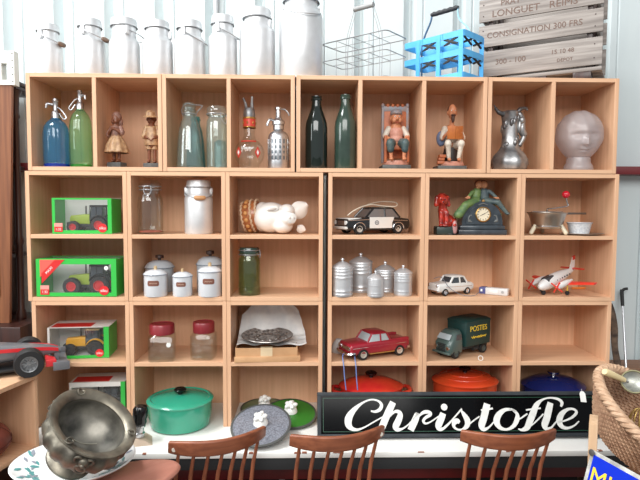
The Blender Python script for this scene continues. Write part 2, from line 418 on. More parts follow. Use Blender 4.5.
# ------------------------------------------------------------------ milk cans and crates on top of the shelving
CANM = mat('worn_aluminium', (224, 226, 228), .42, .45, noise=(206, 208, 210), nscale=10, bump=.05)
def S(prof, r, h): return [(a*r, b*h) for a, b in prof]
def bail(ear, L, beta, phi, z, r, m, grip=None, gr=.006, n=24):
    """swinging wire handle through two ears; beta = tilt from upright, phi = ear axis"""
    e = Vector((math.cos(phi), math.sin(phi), 0)); p = Vector((-math.sin(phi), math.cos(phi), 0))
    d = Vector((0, 0, 1))*math.cos(beta)+p*math.sin(beta)
    pts = [e*ear*math.cos(PI*i/n)+d*L*math.sin(PI*i/n)**.8+Vector((0, 0, z)) for i in range(n+1)]
    m.tube(pts, r, WIRE, 6)
    return pts[n//2-3:n//2+4]
def milk_can(label, uc, wpx, vtop, y, beta, phi, nk=.70, grip=None, lidtilt=0., sh=.66, bigbail=1., name='milk_can', z=TOP, stuff=None, wood_=BROWNPLUG, group='aluminium milk cans on top of the shelving'):
    P = spot(uc, y, z); r = wpx*mpp(y, z)/2; H = at(uc, vtop, y).z-z
    t = thing(name, label, 'milk can', P, 0, group)
    m = MB(); bz = H*sh
    m.lathe([(0, 0), (r*.97, 0), (r, .004), (r, bz*.93), (r*.96, bz*.985), (r*(nk+.06), bz+.03*H), (r*nk, bz+.07*H), (r*nk, H*.90), (r*nk*1.05, H*.91), (0, H*.91)], CANM, 40)
    m.build('body', t)
    m = MB(); rl = r*nk*1.07
    Ml = T(0, 0, H*.86) @ RY(lidtilt)
    m.lathe([(rl*1.02, 0), (rl*1.04, .006), (rl, .010), (rl, H*.10), (rl*.95, H*.132), (0, H*.14)], CANM, 36, Ml); m.build('lid', t)
    m = MB(); m.tube([(rl*1.045*math.cos(a*PI/16), rl*1.045*math.sin(a*PI/16), H*.865) for a in range(32)], .0016, WIRE, 6, closed=True)
    m.build('clamp_wire', t)
    m = MB(); ez = H*.78
    for sgn in (-1, 1):
        c = Vector((math.cos(phi), math.sin(phi), 0))*sgn
        m = MB(); m.box(-.004, .012, -.009, .009, -.018, .018, CANM, .003, T(*(c*r*nk)+Vector((0, 0, ez))) @ Matrix.Rotation(phi+(0 if sgn > 0 else PI), 4, 'Z')); m.build('ear', t)
    m = MB(); gp = bail(r*nk+.010, r*1.35*bigbail, beta, phi, ez, .0022, m); h = m.build('bail_handle', t)
    if grip:
        m = MB(); m.tube(gp, [.007, .0095, .010, .010, .010, .0095, .007], wood_, 10); m.build('grip', h)
    return t
cans = [
    ('small milk can with brown grip drooping, above the soda siphons', 49, 26.5, 25, .13, R(118), R(-103), dict(grip=1, nk=.72)),
    ('milk can with short brown grip, next to the small can above the siphons', 91, 28, 20, .13, R(114), R(-103), dict(grip=1, nk=.74)),
    ('squat wide milk can with wired lid, directly above the girl figurine', 125, 29.5, 19.5, .13, R(105), R(-60), dict(nk=.78, sh=.62)),
    ('milk can with straight neck and side clamps, directly above the boy figurine', 158, 29.5, 22, .13, R(95), R(5), dict(nk=.74, sh=.67)),
    ('milk can with thin hanging wire handle, directly above the swing-top bottle', 190, 30.5, 22, .13, R(120), R(-105), dict(nk=.74, sh=.7)),
    ('narrow milk can standing before the grey drainpipe', 223.0, 28, 16.5, .13, R(118), R(-105), dict(nk=.72, sh=.68)),
    ('broad milk can with a large domed lid, second from the tallest', 257.5, 35, 10, .13, R(60), R(-28), dict(nk=.74, sh=.72, bigbail=.5)),
    ('tallest milk can with wire bail across its neck, beside the wire basket', 301, 43, -9, .13, R(112), R(-165), dict(nk=.76, sh=.74, bigbail=.9)),
]
for lb, uc, w, vt, y, be, ph, kw in cans: milk_can(lb, uc, w, vt, y, be, ph, **kw)
# drain pipe on the wall behind
m = MB(); pp = spot(216, .475, 2.6)
m.cyl((0, 0, 0), (0, 0, 4.1), .013, mat('grey_pipe', (178, 182, 184), .5), seg=16)
o = m.build('drain_pipe', None, (pp.x, .4855, 0)); tag(o, 'thin grey pipe running up the corrugated wall behind the cans', 'pipe')

# wire bottle basket -------------------------------------------------
def crate_axes(N, Lp, Rp):
    a = (Lp-N); b = (Rp-N); a.z = b.z = 0
    return a, b
N = spot(386, .012, TOP); Lp = spot(321, .235, TOP); b_ = Vector((.10, .125, 0))
a = Lp-N; la = a.length; ang = math.atan2(a.y, a.x)
t = thing('wire_basket', 'grey wire bottle basket with upright handle beside the sky blue crate', 'basket', N, ang)
lb = .17
zr = at(386, 29.5, .012).z-TOP; zm = at(387, 49, .012).z-TOP
WR = mat('thin_grey_wire', (150, 152, 155), .4, .6)
def loop(m, z, r, L=la, B=lb, mt=WR, c=.02):
    m.tube([(x, -y, z) for x, y in rrect(L, B, c, 3, L/2, B/2)], r, mt, 6, closed=True)
m = MB(); loop(m, zr, .0024); m.build('rim_wire', t)
m = MB(); loop(m, zm, .0018); loop(m, .004, .002); m.build('ring_wire', t)
m = MB()
for k in range(1, 4):
    for z in (zr, zm, .004): m.tube([(la*k/4, 0, z), (la*k/4, -lb, z)], .0014, WR, 6)
for z in (zr, zm, .004): m.tube([(0, -lb/2, z), (la, -lb/2, z)], .0014, WR, 6)
m.build('divider_wire', t)
m = MB()
for x in (0.02, la/4, la/2, la*3/4, la-.02):
    for y in (0, -lb): m.tube([(x, y, .004), (x, y, zr)], .0014, WR, 6)
m.build('upright_wire', t)
m = MB(); hz = at(357, 2, .13).z-TOP
h0_, h1_ = Vector((la*.76, -lb/2, .004)), Vector((la*.24, -lb/2, .004))
for dx in (-.006, .006):
    m.tube(catmull([h0_+Vector((dx, 0, 0)), h0_+Vector((dx, 0, zr)), Vector((la*.66+dx, -lb/2, hz-.03)), Vector((la*.64, -lb/2, hz))], 5), .0013, WR, 6)
    m.tube(catmull([h1_+Vector((dx, 0, 0)), h1_+Vector((dx, 0, zr)), Vector((la*.34+dx, -lb/2, hz-.03)), Vector((la*.36, -lb/2, hz))], 5), .0013, WR, 6)
h = m.build('handle', t)
m = MB(); m.cyl((la*.35, -lb/2, hz), (la*.65, -lb/2, hz), .011, mat('grey_grip', (150, 150, 150), .5)); m.build('grip', h)

# blue metal crate ---------------------------------------------------
N = spot(463, .008, TOP); Lp = spot(403, .235, TOP); a = Lp-N; la = a.length; ang = math.atan2(a.y, a.x); lb = .165
BLU = mat('sky_blue_paint', (84, 176, 232), .4, noise=(70, 160, 222), nscale=8)
t = thing('bottle_crate', 'sky blue metal bottle crate with black gripped handle', 'crate', N, ang)
zr = at(463, 28.5, .008).z-TOP; zm = at(463, 47.5, .008).z-TOP
def strip(m, z0, z1, L=la, B=lb, th=.003, mt=BLU):
    P0 = rrect(L, B, .012, 3, L/2, B/2); P1 = rrect(L-2*th, B-2*th, .009, 3, L/2, B/2)
    m.rings([[(x, -y, z) for x, y in P] for P, z in ((P0, z0), (P0, z1), (P1, z1), (P1, z0), (P0, z0))], mt, cap0=False, cap1=False)
for z in (zr, zm): m = MB(); strip(m, z-.026, z); m.build('band', t)
m = MB(); strip(m, .0, .024); m.build('band', t)
m = MB()
for x in (.0, la*.36, la*.70):
    for y in (.0005, -lb-.0005): m.box(x+.002, x+.022, y-.0015, y+.0015, 0, zr-.002, BLU)
m.build('upright_strip', t)
m = MB()
for z in (zr-.012, zm-.012):
    m.box(0, la, -lb/2-.0015, -lb/2+.0015, z-.012, z+.012, BLU)
    for x in (la/3, la*2/3): m.box(x-.0015, x+.0015, -lb, 0, z-.012, z+.012, BLU)
m.build('inner_band', t)
for zz in (zr-.038, zm-.036):
    for xx in (la*.18+.01, la*.53+.01):
        m = MB()
        for sg in (-1, 1):
            m.tube(catmull([(xx-.035, -.006, zz+sg*.012), (xx-.012, -.004, zz+sg*.006), (xx+.012, -.004, zz-sg*.006), (xx+.035, -.006, zz-sg*.012)], 4), [.003, .004, .005, .006, .006, .006, .006, .006, .006, .006, .005, .004, .003], BLACK, 6, flat=.5)
        m.build('rubber_clip', t)
    m = MB()
    for yy in (-lb*.25, -lb*.72):
        for sg in (-1, 1): m.tube([(.006, yy-.03, zz+sg*.012), (.005, yy, zz), (.006, yy+.03, zz+sg*.012)], .005, BLACK, 6)
    m.build('rubber_clip', t)
hz = at(440, 7, .12).z-TOP
m = MB(); BLD = mat('worn_blue_wire', (58, 96, 130), .4)
m.tube(catmull([(la*.86, -lb/2, .03), (la*.86, -lb/2, zr), (la*.72, -lb/2, hz-.03), (la*.70, -lb/2, hz)], 5), .0042, BLD, 8)
m.tube(catmull([(la*.06, -lb/2, .03), (la*.06, -lb/2, zr), (la*.24, -lb/2, hz-.05), (la*.27, -lb/2, hz)], 5), .0035, mat('pale_blue_wire', (150, 195, 215), .4), 8)
h = m.build('handle', t)
m = MB(); m.tube([(la*(.26+.45*i/10), -lb/2, hz+.002*(i % 2)) for i in range(11)], [.008]+[.0105, .0095]*4+[.0105, .008], mat('dark_grip', (40, 42, 46), .6), 10); m.build('grip', h)

# wooden crate -------------------------------------------------------
CW = wood('weathered_grey_pine', (164, 156, 150), (126, 118, 113), 'x', .75, bump=.3)
CD = mat('stencil_ink', (112, 90, 80), .8)
p0 = spot(477.5, .27, TOP); p1 = spot(601.5, .0, TOP); d = p1-p0; L = d.length
t = thing('wooden_crate', 'weathered wooden bottle crate with stencilled slats beside the blue metal crate', 'crate', p0, math.atan2(d.y, d.x))
D_ = .235
zs = [(.058, .172), (.192, .288), (.305, .405)]
for k, (z0, z1) in enumerate(zs):
    m = MB(); m.box(0, L, 0, .012, z0, z1, CW, .0025); s_ = m.build('front_slat', t)
    m = MB()
    if k == 2:
        m.text('PRAT', .036, CD, T(L*.27, -.0008, z0+.072) @ FRONT, .0004); m.text('LONGUET   REIMS', .042, CD, T(L*.46, -.0008, z0+.028) @ FRONT, .0004, sx=1.05)
    elif k == 1: m.text('CONSIGNATION 300 FRS', .036, CD, T(L*.46, -.0008, (z0+z1)/2) @ FRONT, .0004, sx=.98)
    else:
        m.text('300 - 100', .034, CD, T(L*.28, -.0008, z0+.06) @ FRONT, .0004); m.build('stencil_text', s_); m = MB(); m.text('15 10 48', .026, CD, T(L*.70, -.0008, z0+.072) @ FRONT, .0004); m.build('stencil_text', s_); m = MB(); m.text('DEPOT', .02, CD, T(L*.72, -.0008, z0+.035) @ FRONT, .0004)
    m.build('stencil_text', s_)
    m = MB(); m.box(0, L, D_-.012, D_, z0, z1, CW, .002); m.build('back_slat', t)
    for x in (.014, L-.026):
        m = MB(); m.box(x, x+.012, .013, D_-.013, z0, z1, CW, .002); m.build('end_slat', t)
for x in (.04, L-.062):
    for y in (.013, D_-.035):
        m = MB(); m.box(x, x+.022, y, y+.022, .016, .40, DKWOOD, .002); m.build('corner_post', t)
m = MB()
for i in range(4): m.box(.0, L, .012+i*.057, .055+i*.057, .034, .046, CW, .002)
m.box(0, L, 0, .014, .034, .05, CW, .003)
m.build('floor_slats', t)
m = MB()
for x in (.05, L/2-.03, L-.11): m.box(x, x+.07, .0, D_, .0, .034, DKWOOD, .002)
m.build('skid', t)
m = MB()
for (z0, z1) in zs:
    for x in (.02, L-.03):
        for q in (.25, .75): m.cyl((x, -.0012, z0+(z1-z0)*q), (x, .001, z0+(z1-z0)*q), .003, DKWOOD, seg=8)
m.build('nail', t)

# ------------------------------------------------------------------ top row
CLR = glass('clear_glass', (249, 251, 250), .13)
CLRG = glass('greenish_clear_glass', (244, 250, 249), .17, milk=.06, milkrgb=(215, 230, 228))
TEAL = glass('teal_glass', (200, 232, 235), .12, milk=.24, milkrgb=(116, 196, 205))
BLUEG = glass('blue_siphon_glass', (165, 218, 242), .18, milk=.20, milkrgb=(90, 186, 246))
BLUEB = glass('deep_blue_glass', (60, 120, 220), .12, milk=.6, milkrgb=(24, 80, 210))
GREENG = glass('green_siphon_glass', (218, 246, 218), .18, milk=.18, milkrgb=(170, 236, 176))
GREENB = glass('bright_green_glass', (110, 200, 110), .12, milk=.6, milkrgb=(70, 176, 70))
DKG = mat('dark_green_bottle', (24, 34, 31), .08, 0, coat=.5)
def H_(u, v, y, z): return at(u, v, y).z-z
def siphon(label, uc, wpx, vtop, vsh, y, gl, glb, flip=1):
    P = spot(uc, y, F1); r = wpx*mpp(y, F1)/2; H = H_(uc, vtop, y, F1); hs = H_(uc, vsh, y, F1)
    t = thing('soda_siphon', label, 'soda siphon', P, 0, 'soda siphons')
    m = MB(); fl_ = lambda a, rr, z: rr*(1+.018*math.cos(14*a)) if z < hs*.9 else rr
    m.lathe([(0, .012), (r*.9, .012), (r*.97, .016), (r, .03), (r, hs*.70), (r*.93, hs*.82), (r*.72, hs*.92), (r*.42, hs*.985), (r*.30, hs*1.03)], gl, 56, mod=fl_); m.build('bottle', t)
    m = MB(); m.lathe([(0, 0), (r*.92, 0), (r*.98, .004), (r*.98, .014), (r*.8, .017), (0, .017)], glb, 40); m.build('glass_base', t)
    m = MB(); m.cyl((0, 0, .02), (0, 0, hs), .003, CLR, seg=8); m.build('glass_tube', t)
    k = H-hs
    m = MB(); m.lathe([(r*.30, hs*.99), (r*.36, hs*1.0), (r*.36, hs+k*.28), (r*.26, hs+k*.36), (r*.2, hs+k*.42), (r*.2, hs+k*.85), (r*.26, hs+k*.9), (r*.22, H), (0, H)], ALU, 20)
    hd = m.build('metal_head', t)
    m = MB(); m.tube(catmull([(-flip*r*.1, 0, hs+k*.70), (-flip*r*.55, -.01, hs+k*.74), (-flip*r*.62, -.014, hs+k*.62), (-flip*r*.64, -.014, hs+k*.52)], 4), [.0065]*8+[.005]*5, ALU, 10); m.build('spout', hd)
    m = MB(); m.tube(catmull([(flip*r*.1, 0, hs+k*.62), (flip*r*.5, -.006, hs+k*.45), (flip*r*.95, -.010, hs+k*.08), (flip*r*.72, -.012, hs-k*.02), (flip*r*.4, -.008, hs+k*.25)], 5), .0032, ALU, 8); m.build('lever', hd)
    return t
siphon('blue glass soda siphon beside the green one', 57, 24, 99, 119, .085, BLUEG, BLUEB)
siphon('green glass soda siphon beside the blue one', 81.5, 20.5, 90.5, 110, .11, GREENG, GREENB, -1)

# --- children figurines
BRZ = mat('figure_bronze_brown', (98, 60, 40), .35, .35, noise=(74, 44, 32), nscale=60)
BRS = mat('figure_skin_brown', (120, 72, 50), .4)
CRM = mat('figure_cream', (190, 156, 118), .4, noise=(150, 112, 82), nscale=70)
MAU = mat('figure_mauve', (150, 112, 98), .45, noise=(120, 84, 72), nscale=70)
PLI = mat('grey_plinth', (92, 94, 92), .6, noise=(70, 72, 72), nscale=40)
def child(label, u, vt, y, girl):
    P = spot(u, y, F1); H = H_(u, vt, y, F1); t = thing('figurine', label, 'figurine', P, R(-12 if girl else 6), 'children figurines'); k = H/.235; t.scale = (.82, .85, 1)
    s = lambda *v: tuple(q*k for q in v)
    m = MB(); m.box(-.038*k, .038*k, -.03*k, .03*k, 0, .022*k, PLI, .002); m.build('plinth', t)
    b = MB()
    for sx in (-1, 1):
        b.caps(s(sx*.013, 0, .105), s(sx*.014, 0, .034), .0095*k, .0075*k, BRS); b.ball(s(sx*.015, -.007, .029), s(.009, .017, .007), BRS)
    b.caps(s(0, 0, .10), s(0, 0, .165), .022*k, .021*k, BRS); b.cyl(s(0, 0, .16), s(0, 0, .186), .009*k, BRS)
    b.ball(s(0, -.002, .200), s(.0205, .021, .024), BRS); b.ball(s(0, -.0235, .197), s(.0045, .006, .005), BRS)
    for sx in (-1, 1):
        b.ball(s(sx*.021, 0, .199), s(.004, .006, .007), BRS)
        b.ball(s(sx*.009, -.018, .190), s(.008, .006, .007), BRS)
    if girl:
        b.caps(s(-.024, 0, .163), s(-.036, -.014, .135), .0095*k, .008*k, BRS); b.caps(s(-.036, -.014, .135), s(-.012, -.032, .152), .008*k, .006*k, BRS)
        b.caps(s(.024, 0, .163), s(.040, -.012, .142), .0095*k, .008*k, BRS); b.caps(s(.040, -.012, .142), s(.008, -.032, .160), .008*k, .006*k, BRS)
        for i in range(5): b.caps(s(-.010+i*.004, -.034, .156), s(-.006+i*.004, -.037, .168-.002*abs(i-2)), .0026*k, .002*k, BRS, 8)
    else:
        b.caps(s(-.025, 0, .163), s(-.036, -.006, .130), .010*k, .008*k, BRS); b.caps(s(-.036, -.006, .130), s(-.018, -.028, .122), .008*k, .006*k, BRS)
        b.caps(s(.025, 0, .163), s(.036, -.006, .130), .010*k, .008*k, BRS); b.caps(s(.036, -.006, .130), s(.016, -.028, .124), .008*k, .006*k, BRS)
        for sx in (-1, 1):
            for i in range(5): b.caps(s(sx*(.016-i*.003), -.030, .124-.002*i), s(sx*(.010-i*.003), -.036, .118-.002*i), .0024*k, .002*k, BRS, 8)
    b.build('body', t, remesh=.0016*k, smooth=3, ang=70)
    m = MB(); fl_ = lambda a, r, z: r*(1+.05*math.cos(9*a))
    if girl:
        m.lathe([q for q in [(.058*k, .062*k), (.060*k, .066*k), (.052*k, .090*k), (.036*k, .118*k), (.025*k, .132*k), (.026*k, .135*k), (.020*k, .137*k)]], CRM, 54, mod=fl_); m.build('skirt', t)
        m = MB(); m.lathe([(.0255*k, .128*k), (.027*k, .15*k), (.026*k, .168*k), (.012*k, .178*k)], MAU, 30); m.caps(s(-.024, 0, .163), s(-.036, -.013, .138), .0125*k, .0125*k, MAU); m.caps(s(.024, 0, .163), s(.039, -.011, .145), .0125*k, .0125*k, MAU); m.build('blouse', t)
        m = MB(); m.ball(s(0, .006, .208), s(.025, .024, .026), MAU); m.ball(s(-.012, .012, .190), s(.016, .016, .02), MAU); m.ball(s(.014, .014, .190), s(.014, .014, .02), MAU); m.build('bonnet', t)
    else:
        m.lathe([(.034*k, .094*k), (.036*k, .098*k), (.033*k, .12*k), (.030*k, .14*k), (.029*k, .165*k), (.012*k, .179*k)], CRM, 40, mod=lambda a, r, z: r*(1+.02*math.cos(6*a)), sy=.85); m.caps(s(-.025, 0, .163), s(-.036, -.006, .132), .013*k, .013*k, CRM); m.caps(s(.025, 0, .163), s(.036, -.006, .132), .013*k, .013*k, CRM); m.build('smock', t)
        m = MB()
        for sx in (-1, 1): m.cyl(s(sx*.013, 0, .078), s(sx*.013, 0, .11), .0165*k, CRM, .017*k)
        m.build('shorts', t)
        m = MB(); m.lathe([(.036*k, .206*k), (.037*k, .208*k), (.024*k, .214*k), (.022*k, .226*k), (.012*k, .234*k), (0, .235*k)], CRM, 32, RX(8)); m.build('hat', t)
    return t
child('bronze-brown figurine of a girl in a bonnet and flared cream skirt', 117, 111, .07, True)
child('bronze-brown figurine of a boy in a hat and cream smock', 152.3, 110.5, .12, False)

# --- swing-top jars and bottle
def jar(label, name, uc, wpx, vtop, y, gl, z, prof, lidm=None, group='glass jars and bottles', seg=40, content=None, clasp=True, sq=False, cat='jar'):
    P = spot(uc, y, z); r = wpx*mpp(y, z)/2; H = H_(uc, vtop, y, z)
    t = thing(name, label, cat, P, 0, group)
    m = MB(); pf = [(a*r, b*H) for a, b in prof]
    inn = [(max(a*r-.003, 0), max(b*H, .006)) for a, b in prof if a > .01]
    m.lathe(pf, gl, seg); m.build('glass_body', t)
    m = MB(); m.lathe([(0, .007)]+inn[1:], gl, seg); m.build('inner_wall', t)
    return t, r, H
BOT = [(0, 0), (.94, 0), (1, .02), (1, .06), (.93, .30), (.84, .52), (.68, .68), (.50, .77), (.44, .82), (.44, .86), (.52, .865), (.52, .885), (.45, .89), (.45, .93)]
JAR = [(0, 0), (.95, 0), (1, .02), (1, .70), (.95, .76), (.82, .80), (.82, .83), (.92, .84), (.92, .87)]
t, r, H = jar('clear swing-top bottle standing in front of a teal bottle', 'swing_top_bottle', 190, 26, 103, .06, CLRG, F1, BOT, cat='bottle')
m = MB(); m.lathe([(0, H*.90), (r*.40, H*.90), (r*.50, H*.935), (r*.5, H*.97), (r*.36, H), (0, H)], CLRG, 24); m.build('stopper', t)
m = MB(); m.tube(catmull([(-r*.5, 0, H*.8), (-r*.56, -.004, H*.9), (-r*.2, -.006, H*.99), (r*.4, -.004, H*.97), (r*1.0, -.004, H*.955), (r*.6, -.004, H*.86), (r*.5, 0, H*.8)], 4), .0016, WIRE, 6)
m.tube([(r*.52*math.cos(a*PI/10), r*.52*math.sin(a*PI/10), H*.83) for a in range(20)], .0018, WIRE, 6, closed=True); m.build('wire_bail', t)
t, r, H = jar('teal glass bottle half hidden behind the clear swing-top bottle', 'glass_bottle', 196, 19, 113, .20, TEAL, F1, BOT, cat='bottle')
t, r, H = jar('wide clear preserving jar with embossed front and pale rim', 'preserving_jar', 217.2, 20.5, 106, .05, CLRG, F1, JAR)
m = MB(); m.lathe([(r*.92, H*.87), (r*.94, H*.875), (r*.94, H*.95), (r*.8, H*.985), (0, H)], CLRG, 36); m.build('glass_lid', t)
m = MB(); m.tube([(r*.97*math.cos(a*PI/16), r*.97*math.sin(a*PI/16), H*.86) for a in range(32)], .002, WIRE, 6, closed=True); m.build('clamp_wire', t)
m = MB(); m.tube(catmull([(r*.95, -.01, H*.86), (r*1.02, -.02, H*.75), (r*.9, -.032, H*.70), (r*.6, -.042, H*.78), (r*.5, -.045, H*.87)], 4), .0018, WIRE, 6); m.build('clasp', t)
m = MB(); m.lathe([(0, 0), (r*.62, 0), (r*.62, H*.48), (r*.3, H*.52), (0, H*.52)], TEAL, 24)
pj = spot(220.5, .20, F1); o = m.build('teal_tumbler', None, pj); tag(o, 'small teal blue glass seen through the wide preserving jar', 'glass')

# --- round decanter
P = spot(249.5, .08, F1); t = thing('decanter', 'round clear glass decanter with red neck band and twin-spiked stopper', 'decanter', P); k = mpp(.08, F1)
H = H_(249.5, 98, .08, F1); r = 14.8*k
m = MB(); pts = [(0, 0), (r*.5, 0), (r*.6, .004)]+[(r*math.sin(a), r*1.02-r*1.0*math.cos(a)) for a in [PI*(.22+.62*i/14) for i in range(15)]]
zn = pts[-1][1]; pts += [(r*.42, zn+.010), (r*.36, zn+.022), (r*.37, H*.80)]
m.lathe(pts, CLR, 44); m.build('bulb', t)
m = MB(); m.lathe([(r*.40, H*.585), (r*.42, H*.59), (r*.42, H*.70), (r*.40, H*.705)], mat('red_enamel_band', (206, 70, 52), .3), 28); nb = m.build('neck_band', t)
m = MB(); m.lathe([(r*.43, H*.70), (r*.45, H*.71), (r*.43, H*.725)], mat('gilt', (190, 150, 80), .3, .8), 28); m.lathe([(r*.43, H*.575), (r*.45, H*.583), (r*.43, H*.592)], MATS['gilt'], 28)
for i in range(7): m.ball((r*.43*math.cos(i*.9), r*.43*math.sin(i*.9), H*.645), (.003, .003, .006), MATS['gilt'], 8)
m.build('gilt_trim', nb)
m = MB(); m.lathe([(r*.37, H*.70), (r*.40, H*.76), (r*.36, H*.84), (r*.28, H*.86), (0, H*.86)], PEWTER, 24)
m.tube(catmull([(-.012, 0, H*.83), (-.016, 0, H*.92), (-.024, -.004, H*.985), (-.022, -.006, H*1.0)], 5), [.006]*6+[.0045]*6+[.003]*4, PEWTER, 8)
m.tube(catmull([(.012, 0, H*.83), (.011, 0, H*.92), (.012, 0, H*1.02)], 5), [.007]*6+[.005]*5, PEWTER, 8); m.build('stopper', t)
REDL = mat('red_label', (206, 66, 50), .45)
m = MB()
for sgn in (-1, 1):
    Mx = RZ(sgn*38) @ T(0, -r*.99-.0012, r*1.02) @ RX(90)
    m.prism([(0, .024), (.014, 0), (0, -.024), (-.014, 0)], -.0006, .0012, REDL, Mx)
    m.prism([(0, .012), (.006, 0), (0, -.012), (-.006, 0)], .0012, .0016, WHITE, Mx)
m.build('red_lozenge', t)
m = MB(); m.tube([(r*.66*math.cos(a), r*.66*math.sin(a), r*1.78) for a in [-PI*.5+(i-8)*.10 for i in range(17)]], .003, REDL, 6)
m.text('Liqueur', .017, WHITE, T(0, -r*1.005, r*1.32) @ RX(74), .0006); m.build('painted_band', t)
m = MB(); m.tube([(0, 0, .01), (.004, 0, H*.5)], .004, CLR, 8); m.build('inner_tube', t)

# --- mesh siphon
P = spot(278.5, .09, F1); t = thing('soda_siphon', 'silver metal-caged soda siphon right of the round decanter', 'soda siphon', P, 0, 'soda siphons'); k = mpp(.09, F1)
H = H_(278.5, 107, .09, F1); r = 10.3*k; hb = H*.60
m = MB(); SG = glass('smoked_siphon_glass', (120, 140, 148), .2)
m.lathe([(0, .004), (r*.90, .004), (r*.92, hb*.82), (r*.7, hb*.95), (r*.4, hb)], mat('blue_grey_glass', (98, 116, 128), .1), 40); m.build('bottle', t)
m = MB()
m.lathe([(0, 0), (r, 0), (r*1.03, .003), (r*1.02, hb*.24), (r*.97, hb*.24)], ALU, 40); m.lathe([(r*.97, hb*.78), (r*1.02, hb*.78), (r, hb*.86), (r*.86, hb*.95), (r*.5, hb*1.02), (r*.42, hb*1.05)], ALU, 40)
for i in range(16):
    a = 2*PI*i/16; m.box(r*.965, r*1.025, -.0058, .0058, hb*.22, hb*.80, ALU, .0008, Matrix.Rotation(a, 4, 'Z'))
for q in (.37, .505, .64): m.lathe([(r*.97, hb*q-.0045), (r*1.025, hb*q-.0045), (r*1.025, hb*q+.0045), (r*.97, hb*q+.0045)], ALU, 40)
m.build('metal_cage', t)
m = MB(); m.lathe([(r*.42, hb*1.04), (r*.52, hb*1.06), (r*.52, hb*1.17), (r*.62, hb*1.19), (r*.60, hb*1.28), (r*.34, hb*1.36), (r*.26, hb*1.40), (r*.24, H*.94), (r*.32, H*.955), (r*.3, H*.99), (0, H)], ALU, 24); hd = m.build('metal_head', t)
m = MB(); m.tube(catmull([(-r*.4, 0, hb*1.30), (-r*.8, -.01, hb*1.32), (-r*1.0, -.014, hb*1.22), (-r*1.05, -.014, hb*1.15)], 4), .0055, ALU, 10); m.build('spout', hd)
m = MB(); m.tube(catmull([(r*.1, 0, H*.95), (r*.55, -.004, H*.96), (r*.9, -.006, H*.91), (r*1.05, -.006, H*.86)], 4), .003, ALU, 8); m.build('lever', hd)

# --- two dark bottles
BT = [(0, 0), (.95, 0), (1, .015), (1, .56), (.94, .64), (.72, .74), (.50, .83), (.42, .90), (.41, .935), (.50, .94), (.51, .965), (.48, .97), (.46, 1.0), (.3, 1.0)]
for lb, u, w, vt in (('blackish green glass bottle of the pair, nearest the metal-caged siphon', 316.3, 22, 96.5), ('dusty lighter green glass bottle of the dark pair, nearest the seated boy figurine', 345, 21.5, 95)):
    P = spot(u, .07, F1); r = w*mpp(.07, F1)/2; H = H_(u, vt, .07, F1)
    m = MB(); m.lathe(S(BT, r, H), DKG if u < 330 else mat('dusty_green_bottle', (44, 60, 52), .14, 0, noise=(56, 74, 64), nscale=12, coat=.4), 40)
    o = m.build('glass_bottle', None, P); tag(o, lb, 'bottle', 'dark green bottles')
# ------------------------------------------------------------------ seated figurines, ewer, glass head
TER = mat('terracotta_paint', (190, 108, 66), .5, noise=(168, 92, 56), nscale=50)
PNK = mat('pink_paint', (206, 150, 130), .5, noise=(190, 130, 112), nscale=60)
SKN = mat('painted_skin', (196, 128, 92), .45)
GBL = mat('grey_blue_paint', (128, 136, 148), .5, noise=(150, 128, 120), nscale=40)
DKT = mat('dark_teal_paint', (58, 78, 82), .5, noise=(80, 92, 88), nscale=50)
OFFW = mat('off_white_paint', (216, 206, 192), .5, noise=(196, 182, 166), nscale=60)
def hand5(b, c, d, side, k, m, r=.003):
    """palm with four unequal fingers and a thumb that leaves the palm's side"""
    c, d, side = Vector(c), Vector(d).normalized(), Vector(side).normalized()
    b.ball(c, (r*1.9, r*1.9, r*1.9), m, 10)
    for i, ln in enumerate((.80, 1.0, .93, .72)):
        o = c+side*(i-1.5)*r*1.15; tip = o+d*r*4.2*ln+side.cross(d)*r*.6
        b.caps(o+d*r, tip, r*.75, r*.55, m, 8)
    b.caps(c-side*r*1.4, c-side*r*3+d*r*2.0, r*.8, r*.6, m, 8)
P = spot(395.5, .10, F1); H = H_(395.5, 102, .10, F1); k = H/.28
t = thing('figurine', 'painted figurine of a boy in a blue cap seated in a tall carved chair', 'figurine', P, 0, 'seated painted figurines'); t.scale = (.86, .95, 1)
s = lambda *v: tuple(q*k for q in v)
m = MB(); m.box(-.072*k, .064*k, -.055*k, .055*k, 0, .018*k, PLI, .003); m.build('plinth', t)
m = MB(); m.lathe([(0, .018*k), (.060*k, .018*k), (.062*k, .024*k), (.058*k, .036*k), (0, .036*k)], PNK, 30, sy=.85); m.build('round_base', t)
m = MB()
for sx in (-1, 1):
    m.box((sx*.060-.006)*k, (sx*.060+.006)*k, .025*k, .039*k, .03*k, .262*k, GBL, .002); m.ball(s(sx*.060, .032, .270), s(.009, .009, .011), GBL, 12)
    m.box((sx*.054-.007)*k, (sx*.054+.007)*k, -.03*k, .03*k, .128*k, .140*k, TER, .003)
    m.box((sx*.054-.006)*k, (sx*.054+.006)*k, -.03*k, -.018*k, .03*k, .130*k, TER, .002)
m.box(-.06*k, .06*k, .026*k, .038*k, .245*k, .268*k, GBL, .004)
for i in range(4): m.ball(s(-.036+.024*i, .030, .270), s(.009, .007, .008), TER, 10)
m.box(-.055*k, .055*k, .028*k, .036*k, .05*k, .248*k, TER, .002); m.box(-.055*k, .055*k, -.028*k, .03*k, .082*k, .100*k, TER, .003); m.build('carved_chair', t)
b = MB()
b.caps(s(0, .0, .115), s(0, .006, .170), .026*k, .028*k, SKN); b.cyl(s(0, .004, .17), s(0, 0, .20), .012*k, SKN)
b.ball(s(0, -.004, .214), s(.026, .027, .028), SKN); b.ball(s(0, -.034, .208), s(.008, .010, .008), SKN)
